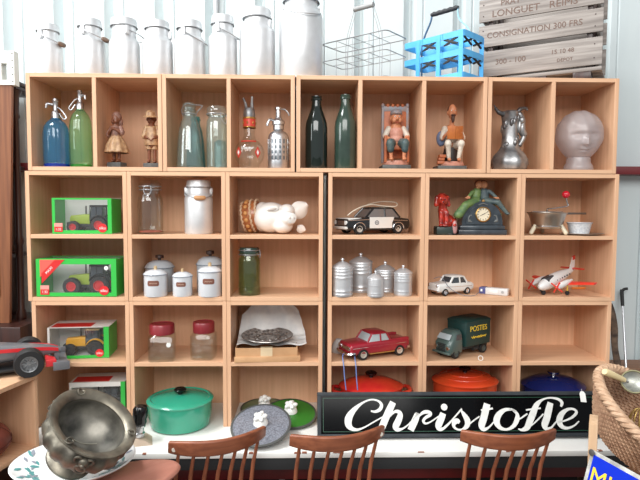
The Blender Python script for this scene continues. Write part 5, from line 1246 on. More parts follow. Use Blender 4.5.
m.lathe([(0, 0), (rp*.55, 0), (rp*.6, .003), (rp*.96, .013), (rp, .016), (rp*.97, .018), (rp*.62, .007), (rp*.3, .006), (0, .008)], PM, 60, mod=lambda a, q, z: q*(1+.012*math.cos(24*a)) if q > .1 else q)
t = thing('ornate_plate', 'dark ornate metal plate lying on paper in the cardboard box', 'plate', (P.x+.002, P.y-.008, F4+bh+.018), 0, None, (R(4), 0, R(4)))
o = m.build('dish', t)
m = MB()
m.tube([(rp*.985*math.cos(a*PI/30), rp*.985*math.sin(a*PI/30), .0172) for a in range(60)], .0028, mat('dark_silver', (158, 152, 148), .3, .9), 6, closed=True); m.build('rim', t)
m = MB()
for i in range(10):
    a = 2*PI*i/10; m.ball((rp*.44*math.cos(a), rp*.44*math.sin(a), .008), (.012, .009, .004), MATS['dark_silver'], 8); m.ball((rp*.78*math.cos(a+.3), rp*.78*math.sin(a+.3), .012), (.009, .009, .004), MATS['dark_silver'], 8)
m.build('relief', t)

# ------------------------------------------------------------------ casseroles
def casserole(label, P, rx, ry, hb, hl, paint, knobm, inner, handles=True, rz=0., ring=False, hang=0.):
    t = thing('casserole', label, 'casserole', P, rz, 'enamelled casseroles'); sy = ry/rx
    m = MB(); m.lathe([(0, 0), (rx*.86, 0), (rx*.92, .006), (rx*.985, hb*.5), (rx*1.0, hb-.004), (rx*1.0, hb), (rx*.95, hb), (rx*.93, hb*.5), (rx*.86, .012), (0, .012)], paint, 56, sy=sy); m.build('pot', t)
    m = MB(); m.lathe([(rx*.98, hb+.0005), (rx*1.03, hb+.001), (rx*1.04, hb+.007), (rx*1.0, hb+.012), (rx*.93, hb+.015), (rx*.88, hb+hl*.45), (rx*.62, hb+hl*.80), (rx*.3, hb+hl*.97), (0, hb+hl)]+[], paint, 56, sy=sy); ld = m.build('lid', t)
    m = MB(); kz = hb+hl; m.lathe([(.010, kz-.003), (.010, kz+.006), (.024, kz+.012), (.027, kz+.020), (.020, kz+.026), (.008, kz+.027), (0, kz+.024)], knobm, 24); m.build('knob', ld)
    if ring:
        m = MB()
        for q in (.55, .78): m.tube([(rx*q*math.cos(a*PI/24), rx*q*sy*math.sin(a*PI/24), hb+hl*(.86 if q < .6 else .60)) for a in range(48)], .003, paint, 6, closed=True)
        m.build('lid_ring', ld)
    if handles:
        for sg in (-1, 1):
            m = MB(); m.tube(catmull([(sg*rx*.96, -.045, hb-.018), (sg*(rx+.026), -.036, hb-.012), (sg*(rx+.034), 0, hb-.010), (sg*(rx+.026), .036, hb-.012), (sg*rx*.96, .045, hb-.018)], 5), .0085, paint, 10, flat=1.2)
            o = m.build('loop_handle', t); o.rotation_euler = (0, 0, R(hang))
    return t
GRC = mat('teal_green_enamel', (44, 146, 118), .2, noise=(52, 158, 128), nscale=6, coat=.5)
RDE = mat('red_enamel', (206, 40, 42), .2, noise=(222, 84, 44), nscale=5, coat=.5); ORE = mat('orange_red_enamel', (204, 62, 34), .2, noise=(214, 84, 40), nscale=4, coat=.5); BLE = mat('dark_blue_enamel', (24, 34, 92), .18, coat=.5)
P = onz(180.5, 424, F5); casserole('teal green enamelled casserole with black knob on the white table', (P.x, P.y+.002, F5), .135, .135, .106, .026, GRC, BLKGLOSS, None, False)
P = spot(372, .135, F5); casserole('red enamelled oval casserole behind the black sign', (XU[3]+W/2, .135, F5), .140, .115, .128, .042, RDE, BLKGLOSS, None, True)
P = spot(464, .135, F5); casserole('orange-red oval casserole with raised lid rings behind the sign', (P.x, .135, F5), .144, .118, .152, .040, ORE, BLKGLOSS, None, False, ring=True)
P = spot(552, .14, F5); casserole('dark blue casserole with silver knob behind the sign', (P.x, .14, F5), .138, .115, .126, .046, BLE, CHROME, None, False)

# ------------------------------------------------------------------ round lids with white knobs
GRS = mat('grey_speckled_enamel', (92, 96, 106), .3, noise=(136, 140, 150), nscale=170, coat=.3); LGE = mat('bright_green_enamel', (54, 122, 44), .25, coat=.4); DGE = mat('dark_green_enamel', (54, 92, 56), .3, noise=(66, 104, 66), nscale=40, coat=.3); EDGE = mat('dark_grey_edge', (74, 76, 74), .45)
def lid(label, u, v, z, r, m0, tilt, roll=0.):
    c = onz(u, v, z)
    t = thing('pan_lid', label, 'lid', c, 0, 'round pan lids with white knobs', (R(tilt), R(roll), 0))
    m = MB(); m.lathe([(0, .004), (r*.93, 0), (r*.95, .002), (r*.93, .006), (r*.5, .011), (0, .014)], m0, 60); m.build('disc', t)
    m = MB(); m.lathe([(r*.93, -.001), (r, .001), (r, .006), (r*.93, .0075)], EDGE, 60); m.build('rim', t)
    m = MB(); K = 1.25; m.lathe([(.021*K, .010), (.024*K, .014), (.020*K, .030), (.014*K, .036), (0, .037)], WHITE, 20)
    for a in range(5):
        q = 2*PI*a/5; m.ball((.016*math.cos(q), .016*math.sin(q), .046), (.015, .010, .010), WHITE, 10, (.5*math.sin(q), -.4*math.cos(q), q))
    m.ball((0, 0, .054), (.012, .010, .012), WHITE, 12); m.build('white_knob', t)
    return t
lid('dark green pan lid lying behind the grey speckled one', 264.5, 408.5, TABLE+.009, .110, DGE, 3)
lid('bright green pan lid with white knob beside the black sign', 290.5, 414, TABLE+.030, .115, LGE, 12, 2)
lid('grey speckled pan lid with white knob at the front of the table', 261, 425.5, TABLE+.055, .122, GRS, 20, -3)

# ------------------------------------------------------------------ black glass sign
sL, sR = 317.5, 604
zt_ = at(318, 392, -.076).z
pb, pt = Vector((0, onz(400, 440.3, TABLE).y, TABLE)), Vector((0, -.078, zt_))
lean = math.atan2(pt.y-pb.y, pt.z-pb.z); Hs = (pt-pb).length
x0 = spot(sL, pb.y, TABLE).x; x1 = spot(sR, pb.y, TABLE).x; Ls = x1-x0
t = thing('shop_sign', 'long black glass sign with white script lettering leaning on the shelves', 'sign', (x0, pb.y, TABLE+.0105), 0, None, (-lean, 0, 0)); Hs -= .010
FRM = mat('sign_frame', (44, 48, 52), .6, noise=(56, 60, 64), nscale=20, spec=.25)
m = MB(); e = .015
for q in ((0, Ls, 0, e), (0, Ls, Hs-e, Hs), (0, e, e, Hs-e), (Ls-e, Ls, e, Hs-e)): m.box(q[0], q[1], 0, .052, q[2], q[3], FRM, .0012)
m.build('frame', t)
m = MB(); m.box(e, Ls-e, .006, .048, e, Hs-e, mat('black_sign_glass', (8, 9, 11), .12, spec=.12)); m.build('glass_panel', t)
m = MB(); gi = e+.008; GL = mat('sign_green_line', (34, 84, 62), .4)
for q in ((gi, Ls-gi, gi, gi+.0016), (gi, Ls-gi, Hs-gi-.0016, Hs-gi), (gi, gi+.0016, gi, Hs-gi), (Ls-gi-.0016, Ls-gi, gi, Hs-gi)): m.box(q[0], q[1], .0050, .0060, q[2], q[3], GL)
m.build('green_border', t)
# script strokes traced in photo pixels, mapped onto the sign's own plane
def sg(u, v, w):
    top = 391.8+(u-318)*(-1.6/278); bot = 438.3+(u-318)*(-2.2/278)
    return ((u-sL)/(sR-sL)*Ls, (bot-v)/(bot-top)*Hs, w/(sR-sL)*Ls)
def cr(ox, pts): return [sg(ox+x/6.4, 380+y/6.4, w/6.4) for x, y, w in pts]
STR = [
 cr(310, [(392, 198, 10), (420, 202, 16), (450, 188, 22), (462, 158, 20), (440, 132, 12), (395, 124, 10), (340, 145, 13), (285, 190, 30), (250, 240, 46), (246, 285, 42), (268, 312, 26), (305, 318, 14), (350, 302, 9), (410, 268, 8), (470, 235, 8)]),
 cr(310, [(538, 140, 40), (515, 185, 44), (490, 235, 44), (468, 285, 44), (450, 322, 40)]),
 cr(310, [(472, 290, 6), (510, 235, 10), (545, 203, 16), (570, 203, 24), (580, 224, 34), (566, 262, 41), (548, 298, 40), (560, 316, 28), (590, 312, 12), (630, 285, 8), (672, 240, 8)]),
 cr(390, [(150, 252, 8), (172, 228, 10), (180, 214, 30), (166, 250, 41), (146, 290, 42), (130, 322, 40)]),
 cr(390, [(160, 270, 6), (195, 225, 12), (225, 205, 22), (258, 206, 20), (262, 222, 20), (232, 240, 18), (215, 262, 16), (228, 278, 12), (260, 268, 8), (310, 236, 8), (340, 215, 8)]),
 cr(390, [(347, 212, 38), (330, 250, 42), (312, 288, 42), (318, 312, 30), (345, 308, 14), (385, 275, 8), (410, 245, 8)]),
 cr(390, [(335, 310, 6), (385, 270, 8), (430, 225, 9), (470, 182, 9)]),
 cr(390, [(464, 192, 8), (482, 222, 26), (500, 258, 36), (494, 292, 30), (465, 315, 14), (432, 316, 12), (410, 298, 18), (414, 272, 30), (432, 262, 34), (448, 272, 18)]),
 cr(390, [(485, 305, 6), (525, 270, 8), (580, 232, 8)]),
 cr(460, [(190, 150, 42), (175, 195, 44), (158, 245, 44), (142, 288, 42), (152, 313, 28), (182, 305, 12), (222, 268, 8), (250, 235, 8)]),
 cr(460, [(146, 192, 12), (185, 186, 13), (224, 180, 11)]),
 cr(460, [(375, 200, 10), (345, 187, 14), (300, 190, 22), (258, 222, 36), (240, 265, 40), (258, 303, 26), (300, 315, 14), (345, 295, 22), (374, 252, 30), (378, 215, 20), (352, 190, 12), (330, 187, 10)]),
 cr(460, [(372, 258, 6), (405, 240, 9), (445, 214, 9)]),
 cr(500, [(415, 168, 12), (425, 140, 20), (400, 118, 16), (350, 110, 10), (300, 122, 12), (258, 155, 30), (228, 210, 40), (200, 262, 40), (178, 302, 34), (145, 318, 18), (120, 312, 8)]),
 cr(500, [(184, 190, 9), (230, 184, 11), (282, 178, 9)]),
 cr(500, [(185, 305, 6), (235, 268, 8), (295, 215, 8)]),
 cr(500, [(350, 142, 36), (332, 190, 42), (312, 245, 42), (294, 285, 40), (304, 310, 26), (335, 302, 12), (365, 272, 8), (395, 245, 8)]),
 cr(500, [(385, 268, 8), (430, 258, 10), (480, 236, 14), (512, 205, 16), (495, 184, 14), (455, 186, 18), (412, 218, 32), (392, 262, 38), (405, 296, 26), (440, 306, 16), (485, 290, 9), (520, 262, 7)]),
]
LET = mat('sign_white_lettering', (226, 226, 222), .45, noise=(214, 214, 210), nscale=30)
m = MB(); Ms = RX(90)
for i, p in enumerate(STR): m.ribbon(p, -.0058, -.0040+.00004*i, LET, Ms, 6)
dx = sg(390+356/6.4, 380+172/6.4, 42/6.4); m.prism([(dx[0]+dx[2]*.5*math.cos(a*PI/12), dx[1]+dx[2]*.5*math.sin(a*PI/12)) for a in range(24)], -.0058, -.0040, LET, Ms)
m.build('script_lettering', t)
tg = sg(587.6, 390.5, 1)
m = MB(); m.tube([(tg[0]+.001, -.002, Hs-.002), (tg[0], -.003, tg[1]+.010)], .0008, WHITE, 5)
m.rings([[(tg[0]+a, y, tg[1]-.020+b) for a, b in ((-.010, -.022), (.013, -.024), (.013, .010), (.006, .020), (-.005, .020), (-.011, .012))] for y in (-.0045, -.0035)], WHITE); o = m.build('price_tag', t)

# ------------------------------------------------------------------ spindle-back chairs
CHW = wood('teak_chair', (150, 89, 61), (124, 70, 48), 'x', .38); CHS = wood('teak_spindle', (150, 88, 60), (122, 68, 46), 'z', .4)
CHR = None
def chair(label, u, v, y, rz, cap=0):
    z = at(u, v, y).z; x = at(u, v, y).x; t = thing('spindle_chair', label, 'chair', (x, y, 0), R(rz), 'spindle-back chairs'); zc = z
    hw = .168; bow = .07
    def cp(s): return Vector((hw*s, -.0+bow*s*s-.02, 0))       # back bows toward -y in the middle
    m = MB(); rg = []
    for i in range(25):
        s = -1+2*i/24; c = cp(s); h = .0295*(1-.25*abs(s)**4); w = .0095; n = Vector((-2*bow*s/hw, 1, 0)).normalized()
        rg.append([c+n*a+Vector((0, -b*.22, zc+b)) for a, b in rrect(w*2, h*2, .007, 3)])
    m.rings(rg, CHW); cre = m.build('crest_rail', t)
    if cap:
        m = MB(); c = cp(cap*.93); m.cyl((c.x, c.y-.0125, zc-.004), (c.x, c.y-.008, zc-.004), .0075, mat('pale_plug', (216, 208, 196), .5), seg=16); m.build('screw_cap', cre)
    for i in range(7):
        s = -.84+1.68*i/6; c = cp(s); m = MB()
        m.tube([(c.x, c.y+.002, zc-.018), (c.x*.985-.007, c.y+.03+.02*(1-s*s), zc-.12), (c.x*.96-.025, .075+.02*s*s, .475)], [.0058, .0072, .0085], CHS, 10); m.build('spindle', t)
    m = MB(); S_ = [(a, b) for a, b in rrect(.37, .38, .09, 6, 0, .25)]
    m.rings([[(a*.96, .25+(b-.25)*.96, .447) for a, b in S_], [(a, b, .456) for a, b in S_], [(a, b, .470) for a, b in S_], [(a*.95, .25+(b-.25)*.95, .476) for a, b in S_]], CHW); m.build('seat', t)
    for sx in (-1, 1):
        for yy, dy in ((.10, -.03), (.39, .03)):
            m = MB(); m.tube([(sx*.13, yy, .448), (sx*.185, yy+dy, .0)], [.0165, .0105], CHS, 12); m.build('leg', t)
    m = MB()
    for sx in (-1, 1): m.tube([(sx*.154, .085, .25), (sx*.154, .405, .25)], .008, CHS, 8)
    m.tube([(-.154, .25, .25), (.154, .25, .25)], .008, CHS, 8); m.build('stretcher', t)
chair('teak spindle-back chair in front of the teal green casserole', 221.5, 444.5, -.43, 22, -1)
chair('teak spindle-back chair in front of the first letters of the black sign', 341.5, 441, -.445, 13, 1)
chair('teak spindle-back chair in front of the last letters of the black sign', 513, 440.5, -.43, 1, 0)

# ------------------------------------------------------------------ oval table, dish and jardiniere
ZO = .86
tip = onz(179, 461, ZO)
RB = mat('red_brown_varnish', (186, 130, 114), .36, noise=(170, 114, 98), nscale=5, stretch=(1, 5, 5))
ang = R(38); c0 = tip-Vector((math.cos(ang), math.sin(ang), 0))*.37
t = thing('oval_table', 'red-brown oval table under the floral dish', 'table', (c0.x, c0.y, 0), ang)
m = MB(); m.lathe([(0, ZO-.022), (.95, ZO-.022), (.985, ZO-.018), (1.0, ZO-.010), (.985, ZO-.003), (.96, ZO), (0, ZO)], RB, 72, sx=.37, sy=.135); m.build('table_top', t)
m = MB(); m.lathe([(0, .03), (.05, .04), (.03, .10), (.045, .2), (.028, .35), (.038, .6), (.06, ZO-.03), (0, ZO-.023)], DKWOOD, 28); m.build('pedestal', t)
for a in (0, 120, 240):
    m = MB(); m.tube(catmull([(0, 0, .12), (.12*math.cos(R(a)), .12*math.sin(R(a)), .09), (.22*math.cos(R(a)), .22*math.sin(R(a)), .015)], 5), [.02]*6+[.016]*5, DKWOOD, 10); m.build('foot', t)
dc = onz(75, 474, ZO)
PORC = mat('white_porcelain', (232, 234, 234), .2, coat=.4)
t = thing('serving_dish', 'white oval porcelain dish with teal leaf pattern under the jardiniere', 'dish', (dc.x, dc.y, ZO+.007), R(15), None, (R(2), 0, R(15)))
rd = .165
m = MB(); m.lathe([(0, .0), (rd*.5, 0), (rd*.56, .003), (rd*.8, .020), (rd*.99, .040), (rd*1.01, .043), (rd*.98, .045), (rd*.78, .026), (rd*.54, .009), (0, .007)], PORC, 64, sx=1.08, sy=.92); m.build('dish_body', t)
LT = mat('teal_leaf_print', (84, 150, 150), .4); LG = mat('grey_leaf_print', (140, 146, 158), .4)
m = MB(); random.seed(3)
for i in range(130):
    a = random.uniform(0, 2*PI); q = random.choice((random.uniform(.60, .74), random.uniform(.62, .92))); rr = rd*q
    zz = .009+(.026-.009)*(q-.54)/.24 if q < .78 else .026+.019*(q-.78)/.20
    sl = math.atan2(.018, rd*.22)
    M = T(1.08*rr*math.cos(a), .92*rr*math.sin(a), zz+.0012) @ Matrix.Rotation(a, 4, 'Z') @ Matrix.Rotation(-sl, 4, 'Y') @ Matrix.Rotation(random.uniform(0, 6), 4, 'Z')
    L = random.uniform(.009, .016); m.prism([(-L, 0), (-L*.3, L*.42), (L*.5, L*.3), (L, 0), (L*.5, -L*.3), (-L*.3, -L*.42)], 0, .0005, LT if random.random() < .62 else LG, M)
m.build('leaf_pattern', t)

# tilted jardiniere: axis leans to the right and to the viewer
BRO = mat('dull_bronze', (136, 130, 116), .42, .7, noise=(88, 84, 76), nscale=16, bump=.25); BRI = mat('bronze_inside', (160, 156, 146), .42, .6, noise=(70, 70, 66), nscale=9, bump=.3)
axis = Vector((.56, -.22, .80)).normalized()
Q = axis.to_track_quat('Z', 'Y').to_matrix().to_4x4()
mouth = at(92, 428, -.56)
Hp = .19; Rm = .128
bas = mouth-axis*Hp
prof_ = ((.078, .0), (.14, .128), (.147, .19))
yj = -.56
while True:
    mouth = at(94.5, 422, yj); kk = (mouth-CAM).length/2.05; bas = mouth-axis*Hp*kk
    if min((bas+axis*z*kk).z-r*kk*math.sqrt(1-axis.z**2) for r, z in prof_) > ZO+.022 or yj < -.95: break
    yj -= .005
t = bpy.data.objects.new('jardiniere', None); COL.objects.link(t); t.matrix_world = T(*bas) @ Q @ Matrix.Scale(kk, 4)
tag(t, 'dull bronze jardiniere with wide rim tipped over in the floral dish', 'planter')
fl_ = lambda a, r, z: r*(1+.035*math.cos(16*a)*max(0, min(1, (z-.03)/.03))*max(0, min(1, (Hp*.92-z)/.03)))
m = MB(); m.lathe([(0, .004), (.070, 0), (.078, .004), (.078, .012), (.066, .020), (.060, .030), (.074, .046), (.100, .070), (.128, .100), (.140, .128), (.138, .150), (.126, .166), (.120, .172)], BRO, 96, mod=fl_); m.build('body', t)
m = MB(); m.lathe([(.119, .170), (.124, .174), (.140, .182), (.147, .188), (.146, .193), (.138, .194), (.118, .186), (.112, .178), (.113, .172)], BRO, 80); m.build('rim', t)
m = MB(); m.lathe([(.113, .176), (.122, .150), (.126, .126), (.114, .100), (.084, .068), (.052, .047), (0, .041)], BRI, 64); m.build('inner_bowl', t)
for a in (100, 220, 340):
    M = RZ(a) @ T(.136, 0, .152)
    m = MB(); m.ball((.004, 0, .006), (.013, .016, .016), BRO, 16, M=M); m.ball((.014, 0, .0), (.007, .008, .007), BRO, 12, M=M)
    for sy in (-1, 1): m.tube([M @ Vector(p) for p in catmull([(.003, sy*.008, .016), (.006, sy*.02, .024), (.004, sy*.030, .014), (.002, sy*.024, .0)], 4)], .004, BRO, 8); m.ball((.010, sy*.006, .010), .003, BRO, 8, M=M)
    m.tube([M @ Vector((.012+.003*math.sin(q), .016*math.sin(q), -.018+.014*math.cos(q))) for q in [2*PI*i/18 for i in range(18)]], .003, BRO, 8, closed=True); m.build('mask_handle', t)
m = MB()
for a in (70, 190, 310):
    m.tube([(.110*math.cos(R(a)+q*.02), .110*math.sin(R(a)+q*.02), .180) if False else ((.128+.012*math.cos(q))*math.cos(R(a)+.09*math.sin(q)), (.128+.012*math.cos(q))*math.sin(R(a)+.09*math.sin(q)), .195+.003*math.sin(2*q)) for q in [2*PI*i/16 for i in range(16)]], .0026, BRO, 6, closed=True)
m.build('rim_ornament', t)
m = MB(); sc = catmull([(.02, .05, .052), (.04, .02, .0475), (.055, .0, .052), (.075, -.02, .064)], 5); m.tube(sc, .0016, mat('bright_scratch', (190, 186, 170), .4, .6), 5); m.build('scratch', t)

# stamp on the table
P = onz(141, 440, TABLE); t = thing('iron', 'black-knobbed iron with silver collar on a beige wedge base', 'iron', (P.x-.008, -.15, TABLE), R(20)); t.scale = (1.2, 1.2, 1.12)
m = MB(); m.rings([[(-.040, -.03, 0), (.045, -.04, 0), (.05, .035, 0), (-.03, .045, 0)], [(-.036, -.026, .026), (.02, -.03, .016), (.03, .03, .018), (-.026, .04, .028)]], mat('beige_stone', (206, 186, 164), .6, noise=(190, 170, 150), nscale=14)); m.build('base', t)
m = MB(); m.lathe([(0, .02), (.020, .02), (.021, .036), (.017, .040), (.017, .055), (.021, .058), (.021, .064), (0, .064)], STEEL, 24, RY(6)); m.build('collar', t)
m = MB(); m.lathe([(0, .063), (.020, .064), (.0235, .075), (.021, .085), (.0245, .095), (.0245, .118), (.019, .130), (0, .135)], BLKGLOSS, 28, RY(6)); m.build('black_handle', t)

# ------------------------------------------------------------------ racing car on the left cube
CG = mat('race_grey', (112, 113, 117), .35, .2, coat=.3); CRD = mat('race_red', (214, 50, 56), .35, coat=.3); CDK = mat('race_black', (28, 29, 31), .45); RIMM = mat('race_rim', (150, 152, 154), .3, .8)
wp = onz(29.5, 377, UZ); a_ = R(27)
t = thing('racing_car', 'large grey and red toy single-seater racing car on the sideways beech cube', 'toy car', (wp.x-(.05*math.cos(a_)+.088*math.sin(a_)), wp.y-(.05*math.sin(a_)-.088*math.cos(a_)), UZ+.003), a_)
ra = .052
# local: nose toward +x, near side -y; front axle at x=0
def M_(p): return p
for sy, yy in ((-1, -.088), (1, .115)):
    m = MB(); Mw = T(.05, yy, ra) @ RX(90 if sy < 0 else -90)
    m.lathe([(ra*.56, -.03), (ra*.93, -.031), (ra, -.022), (ra, .022), (ra*.93, .031), (ra*.58, .031), (ra*.56, -.03)], TYRE, 48, Mw); w_ = m.build('wheel', t)
    m = MB(); m.lathe([(ra*.57, -.025), (ra*.57, .030), (ra*.50, .029), (ra*.46, .012), (ra*.15, .010), (ra*.14, .022), (0, .022)], RIMM, 40, Mw)
    for i in range(10): m.box(ra*.12, ra*.50, -.0022, .0022, .012, .019, RIMM, .0006, Mw @ RZ(36*i))
    m.build('rim', w_)
bz = .0
m = MB(); rg = []
for x, y0, hw_, z0, z1 in ((-.62, .03, .075, .03, .115), (-.45, .03, .085, .025, .15), (-.25, .03, .075, .025, .135), (-.10, .03, .055, .035, .115), (.05, .03, .042, .046, .096), (.12, .03, .030, .050, .084), (.165, .03, .014, .050, .070)):
    rg.append([(x, y0+a, (z0+z1)/2+b) for a, b in rrect(hw_*2, z1-z0, min(.022, (z1-z0)*.45), 4)])
m.rings(rg, CG); m.build('monocoque', t)
m = MB()
for sy in (-1, 1):
    P_ = []
    for x, hw_, z in ((-.45, .0865, .110), (-.25, .0765, .098), (-.10, .056, .092), (.05, .043, .084), (.12, .0305, .076), (.155, .018, .066)): P_.append((x, .03+sy*hw_, z))
    P_ = catmull(P_, 5); m.rings([[(p[0], p[1], p[2]-.007), (p[0], p[1]+sy*.001, p[2]-.007), (p[0], p[1]+sy*.001, p[2]+.007), (p[0], p[1], p[2]+.007)] for p in P_], CRD)
m.build('red_stripe', t)
m = MB(); m.box(-.30, -.08, -.09, -.05, .02, .075, CDK, .008); m.box(-.30, -.08, .11, .15, .02, .075, CDK, .008); m.build('side_pod', t)
m = MB(); m.box(-.34, .10, -.055, .115, .014, .024, CDK, .002); m.build('floor_tray', t)
for z in (.05, .082):
    m = MB(); m.tube([(.05, -.07, z-.005), (.045, .03, z+.004), (.05, .115, z-.005)], .004, CDK, 8); m.build('suspension_arm', t)
m = MB(); m.rings([[(x, y, z) for x, z in ((.135, .022), (.185, .018), (.187, .022), (.140, .030))] for y in (-.105, -.03, .03, .09, .14)], CG)
for y in (-.105, .14): m.box(.13, .188, y-.002, y+.002, .014, .046, CG, .001)
m.build('front_wing', t)
m = MB(); m.rings([[(x, y, z) for x, z in ((.105, .048), (.140, .036), (.142, .040), (.108, .054))] for y in (-.098, -.02, .0)], CRD); m.box(.105, .142, -.10, -.096, .030, .056, CRD, .001)
m.rings([[(x, y, z) for x, z in ((.105, .048), (.140, .036), (.142, .040), (.108, .054))] for y in (.06, .09, .135)], CRD); m.build('wing_flap', t)
for y in (.005, .055):
    m = MB(); m.box(.14, .155, y-.002, y+.002, .022, .055, CG); m.build('wing_pylon', t)
for sy in (-1, 1):
    m = MB(); Mw = T(-.50, .03+sy*.13, ra*1.05) @ RX(90); m.lathe([(ra*.55, -.04), (ra*.98, -.041), (ra*1.05, -.03), (ra*1.05, .03), (ra*.98, .041), (ra*.55, .04), (ra*.3, .02), (0, .02)], TYRE, 36, Mw); m.build('rear_wheel', t)

# ------------------------------------------------------------------ wicker basket
WK = mat('wicker', (176, 140, 112), .7, noise=(146, 110, 86), nscale=40, bump=.3); WKR = mat('wicker_rim', (200, 168, 140), .7, noise=(172, 138, 110), nscale=40, bump=.3)
bc = at(658.5, 420, -.66); rb = .186; hb_ = .14
Mb = T(*bc) @ RZ(-20) @ RY(33) @ RX(18)
t = bpy.data.objects.new('wicker_basket', None); COL.objects.link(t); t.matrix_world = Mb
tag(t, 'large oval wicker basket with braided rim above the blue enamel sign', 'basket')
def br(z): 
    q = (z+hb_)/hb_
    return rb*(.50+.50*q**.75)
m = MB(); NR = 17
for j in range(NR):
    z = -hb_+hb_*(j+.3)/NR; r = br(z)
    m.tube([((r+.0034*(1 if (i+j) % 2 else -1))*math.cos(2*PI*i/96)*1.12, (r+.0034*(1 if (i+j) % 2 else -1))*math.sin(2*PI*i/96)*.92, z) for i in range(96)], .0054, WK, 5, closed=True)
m.build('woven_side', t)
m = MB(); m.lathe([(0, -hb_-.006), (br(-hb_)*1.0, -hb_-.006), (br(-hb_)*1.02, -hb_), (br(-hb_)*.98, -hb_+.006), (0, -hb_+.006)], WK, 48, sx=1.12, sy=.92); m.build('bottom', t)
m = MB()
for i in range(48):
    a = 2*PI*(i+.25)/48; m.tube([(br(z)*math.cos(a)*1.12, br(z)*math.sin(a)*.92, z) for z in [-hb_*(1-q/6) for q in range(7)]], .0026, WKR, 5)
m.build('stake', t); 
m = MB()
for k in range(3):
    P_ = []
    for i in range(240):
        a = 2*PI*i/240; ph = a*22+2*PI*k/3; P_.append(((rb+.008*math.cos(ph))*math.cos(a)*1.12, (rb+.008*math.cos(ph))*math.sin(a)*.92, .006+.009*math.sin(ph)))
    m.tube(P_, .0088, WKR, 7, closed=True)
m.build('braided_rim', t)
# utensils in the basket
hA, hB = at(604.5, 371.5, -.64), at(624, 380, -.60); dl = (hB-hA).normalized()
t = thing('skimmer', 'wooden-handled metal skimmer resting across the wicker basket', 'skimmer', hA)
m = MB(); q = hB-hA; m.tube([(0, 0, 0), tuple(q*.1), tuple(q*.5), tuple(q*1.0)], [.009, .0115, .0105, .008], mat('pale_handle', (226, 206, 158), .45), 14); m.build('handle', t)
cc = at(634, 382, -.60)-hA; vd = (CAM-(cc+hA)).normalized(); Mq = T(*cc) @ (vd+Vector((.1, .15, .25))).to_track_quat('Z', 'Y').to_matrix().to_4x4()
m = MB(); rs = .036; m.lathe([(0, -.016), (rs*.5, -.013), (rs*.85, -.004), (rs, .002), (rs*.97, .004), (rs*.83, -.001), (rs*.5, -.009), (0, -.012)], mat('grey_tin', (176, 176, 166), .4, .7, noise=(140, 142, 136), nscale=60), 36, Mq); m.tube([Mq @ Vector((rs*math.cos(i*PI/18), rs*math.sin(i*PI/18), .003)) for i in range(36)], .003, mat('olive_rim', (130, 126, 96), .4, .6), 6, closed=True)
m.tube([q*.97, q*.6+cc*.4-Vector((0, 0, .004)), cc-(cc-q).normalized()*rs*.9], .0035, STEEL, 8); m.build('pierced_bowl', t)
t = thing('whisk', 'brass wire whisk lying inside the wicker basket', 'whisk', at(636, 424, -.62)+Vector((.01, 0, .0)))
BRA = mat('brass_wire', (190, 160, 96), .35, .7)
m = MB()
for k in range(6):
    a = PI*k/6; m.tube([(.03*math.sin(s)*math.cos(a)*1.0+.0, .03*math.sin(s)*math.sin(a), .05*math.cos(s)+.0) for s in [2*PI*i/24 for i in range(24)]], .0016, BRA, 5, closed=True)
m.build('wire_loops', t)
m = MB(); m.tube([(0, 0, -.05), (.02, .01, -.11)], .006, BRA, 8); m.build('handle', t)

# ------------------------------------------------------------------ crate with the blue enamel sign
PC = wood('pale_plywood', (206, 174, 142), (190, 156, 122), 'z', .6)
cz_top = at(592, 421, -.82).z
cp = at(588.5, 440, -.82)
t = thing('wooden_box', 'pale wooden box under the wicker basket', 'box', (cp.x, -.82, 0), R(-29))
zb_ = bc.z-.215
m = MB(); m.box(0, .022, -.02, .06, 0, cz_top, PC, .002); m.build('side_board', t)
m = MB(); m.box(.40, .42, -.02, .36, 0, zb_-.046, PC, .002); m.build('side_board', t)
m = MB(); m.box(.022, .40, .0, .012, 0, zb_-.05, PC, .002); m.build('front_board', t)
m = MB(); m.box(.022, .40, -.018, .36, zb_-.045, zb_-.028, PC, .002); m.build('shelf_board', t)
TLp = at(591, 449, -.855); TRp = at(640, 476, -.98)
ux_ = (TRp-TLp); ux_ = ux_.normalized(); BLp = min((at(584, 477, -.70-.004*i) for i in range(90)), key=lambda p: abs((p-TLp).dot(ux_))); dn = (BLp-TLp); dn = (dn-ux_*dn.dot(ux_)).normalized()
nr = ux_.cross(-dn).normalized()
Mx = Matrix((ux_, -dn, nr)).transposed().to_4x4(); Mx.translation = TLp
wS, hS = .32, .44
t = bpy.data.objects.new('enamel_sign', None); COL.objects.link(t); t.matrix_world = Mx
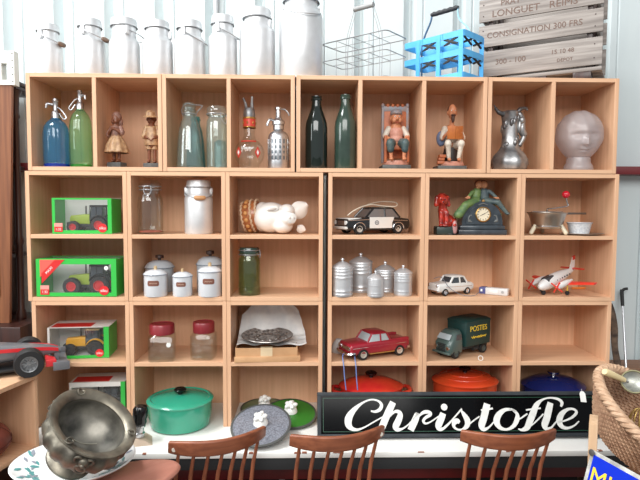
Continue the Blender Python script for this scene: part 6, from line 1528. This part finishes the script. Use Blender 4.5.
tag(t, 'blue enamel sign with yellow letters leaning against the wooden box', 'sign')
m = MB(); m.box(0, wS, -hS, 0, -.006, -.001, mat('worn_white_enamel', (200, 200, 194), .4, noise=(150, 148, 144), nscale=22), .003); m.build('white_border', t)
m = MB(); m.box(.012, wS-.012, -hS+.012, -.010, -.001, .0005, mat('cobalt_enamel', (18, 48, 190), .35, spec=.2)); m.build('blue_field', t)
m = MB(); m.text('MI', .068, YELP, T(.015, -.066, .0012), .0006, 'LEFT', .92); m.build('lettering', t)
m = MB(); m.lathe([(.0, .0), (.007, .001), (.009, .004), (.004, .005), (0, .005)], mat('rusty_screw', (96, 92, 90), .5, .6), 16, T(.006, -.007, -.0008)); m.build('screw', t)

# ------------------------------------------------------------------ light
def area(name, loc, target, sx, sy, power, col):
    l = bpy.data.lights.new(name, 'AREA'); l.shape = 'RECTANGLE'; l.size = sx; l.size_y = sy; l.energy = power; l.color = col
    o = bpy.data.objects.new(name, l); COL.objects.link(o); o.location = loc
    o.rotation_euler = (Vector(target)-Vector(loc)).to_track_quat('-Z', 'Y').to_euler(); return o
area('roof_light', (-1.3, -.55, 4.9), (.9, .1, 2.0), 2.6, .9, 215, (.985, 1., 1.))
area('hall_light', (.4, -5.2, 4.3), (1.2, 0, 1.2), 5.0, 2.4, 300, (1., .985, .96))
area('left_window_light', (-3.6, -2.6, 3.3), (1.2, 0, 1.5), 1.8, 2.2, 95, (.97, 1., 1.))
w = bpy.data.worlds.new('hall'); SC.world = w; w.use_nodes = True
bg = w.node_tree.nodes['Background']; bg.inputs['Color'].default_value = (.96, .98, 1., 1); bg.inputs['Strength'].default_value = .5
vs = SC.view_settings; vs.view_transform = 'Standard'; vs.look = 'None'; vs.gamma = 1; vs.use_curve_mapping = False; vs.exposure = 0.
SC.cycles.max_bounces = 10; SC.cycles.transparent_max_bounces = 24; SC.cycles.use_denoising = True
try: SC.cycles.denoiser = 'OPENIMAGEDENOISE'
except Exception: pass
SC.cycles.sample_clamp_indirect = 6
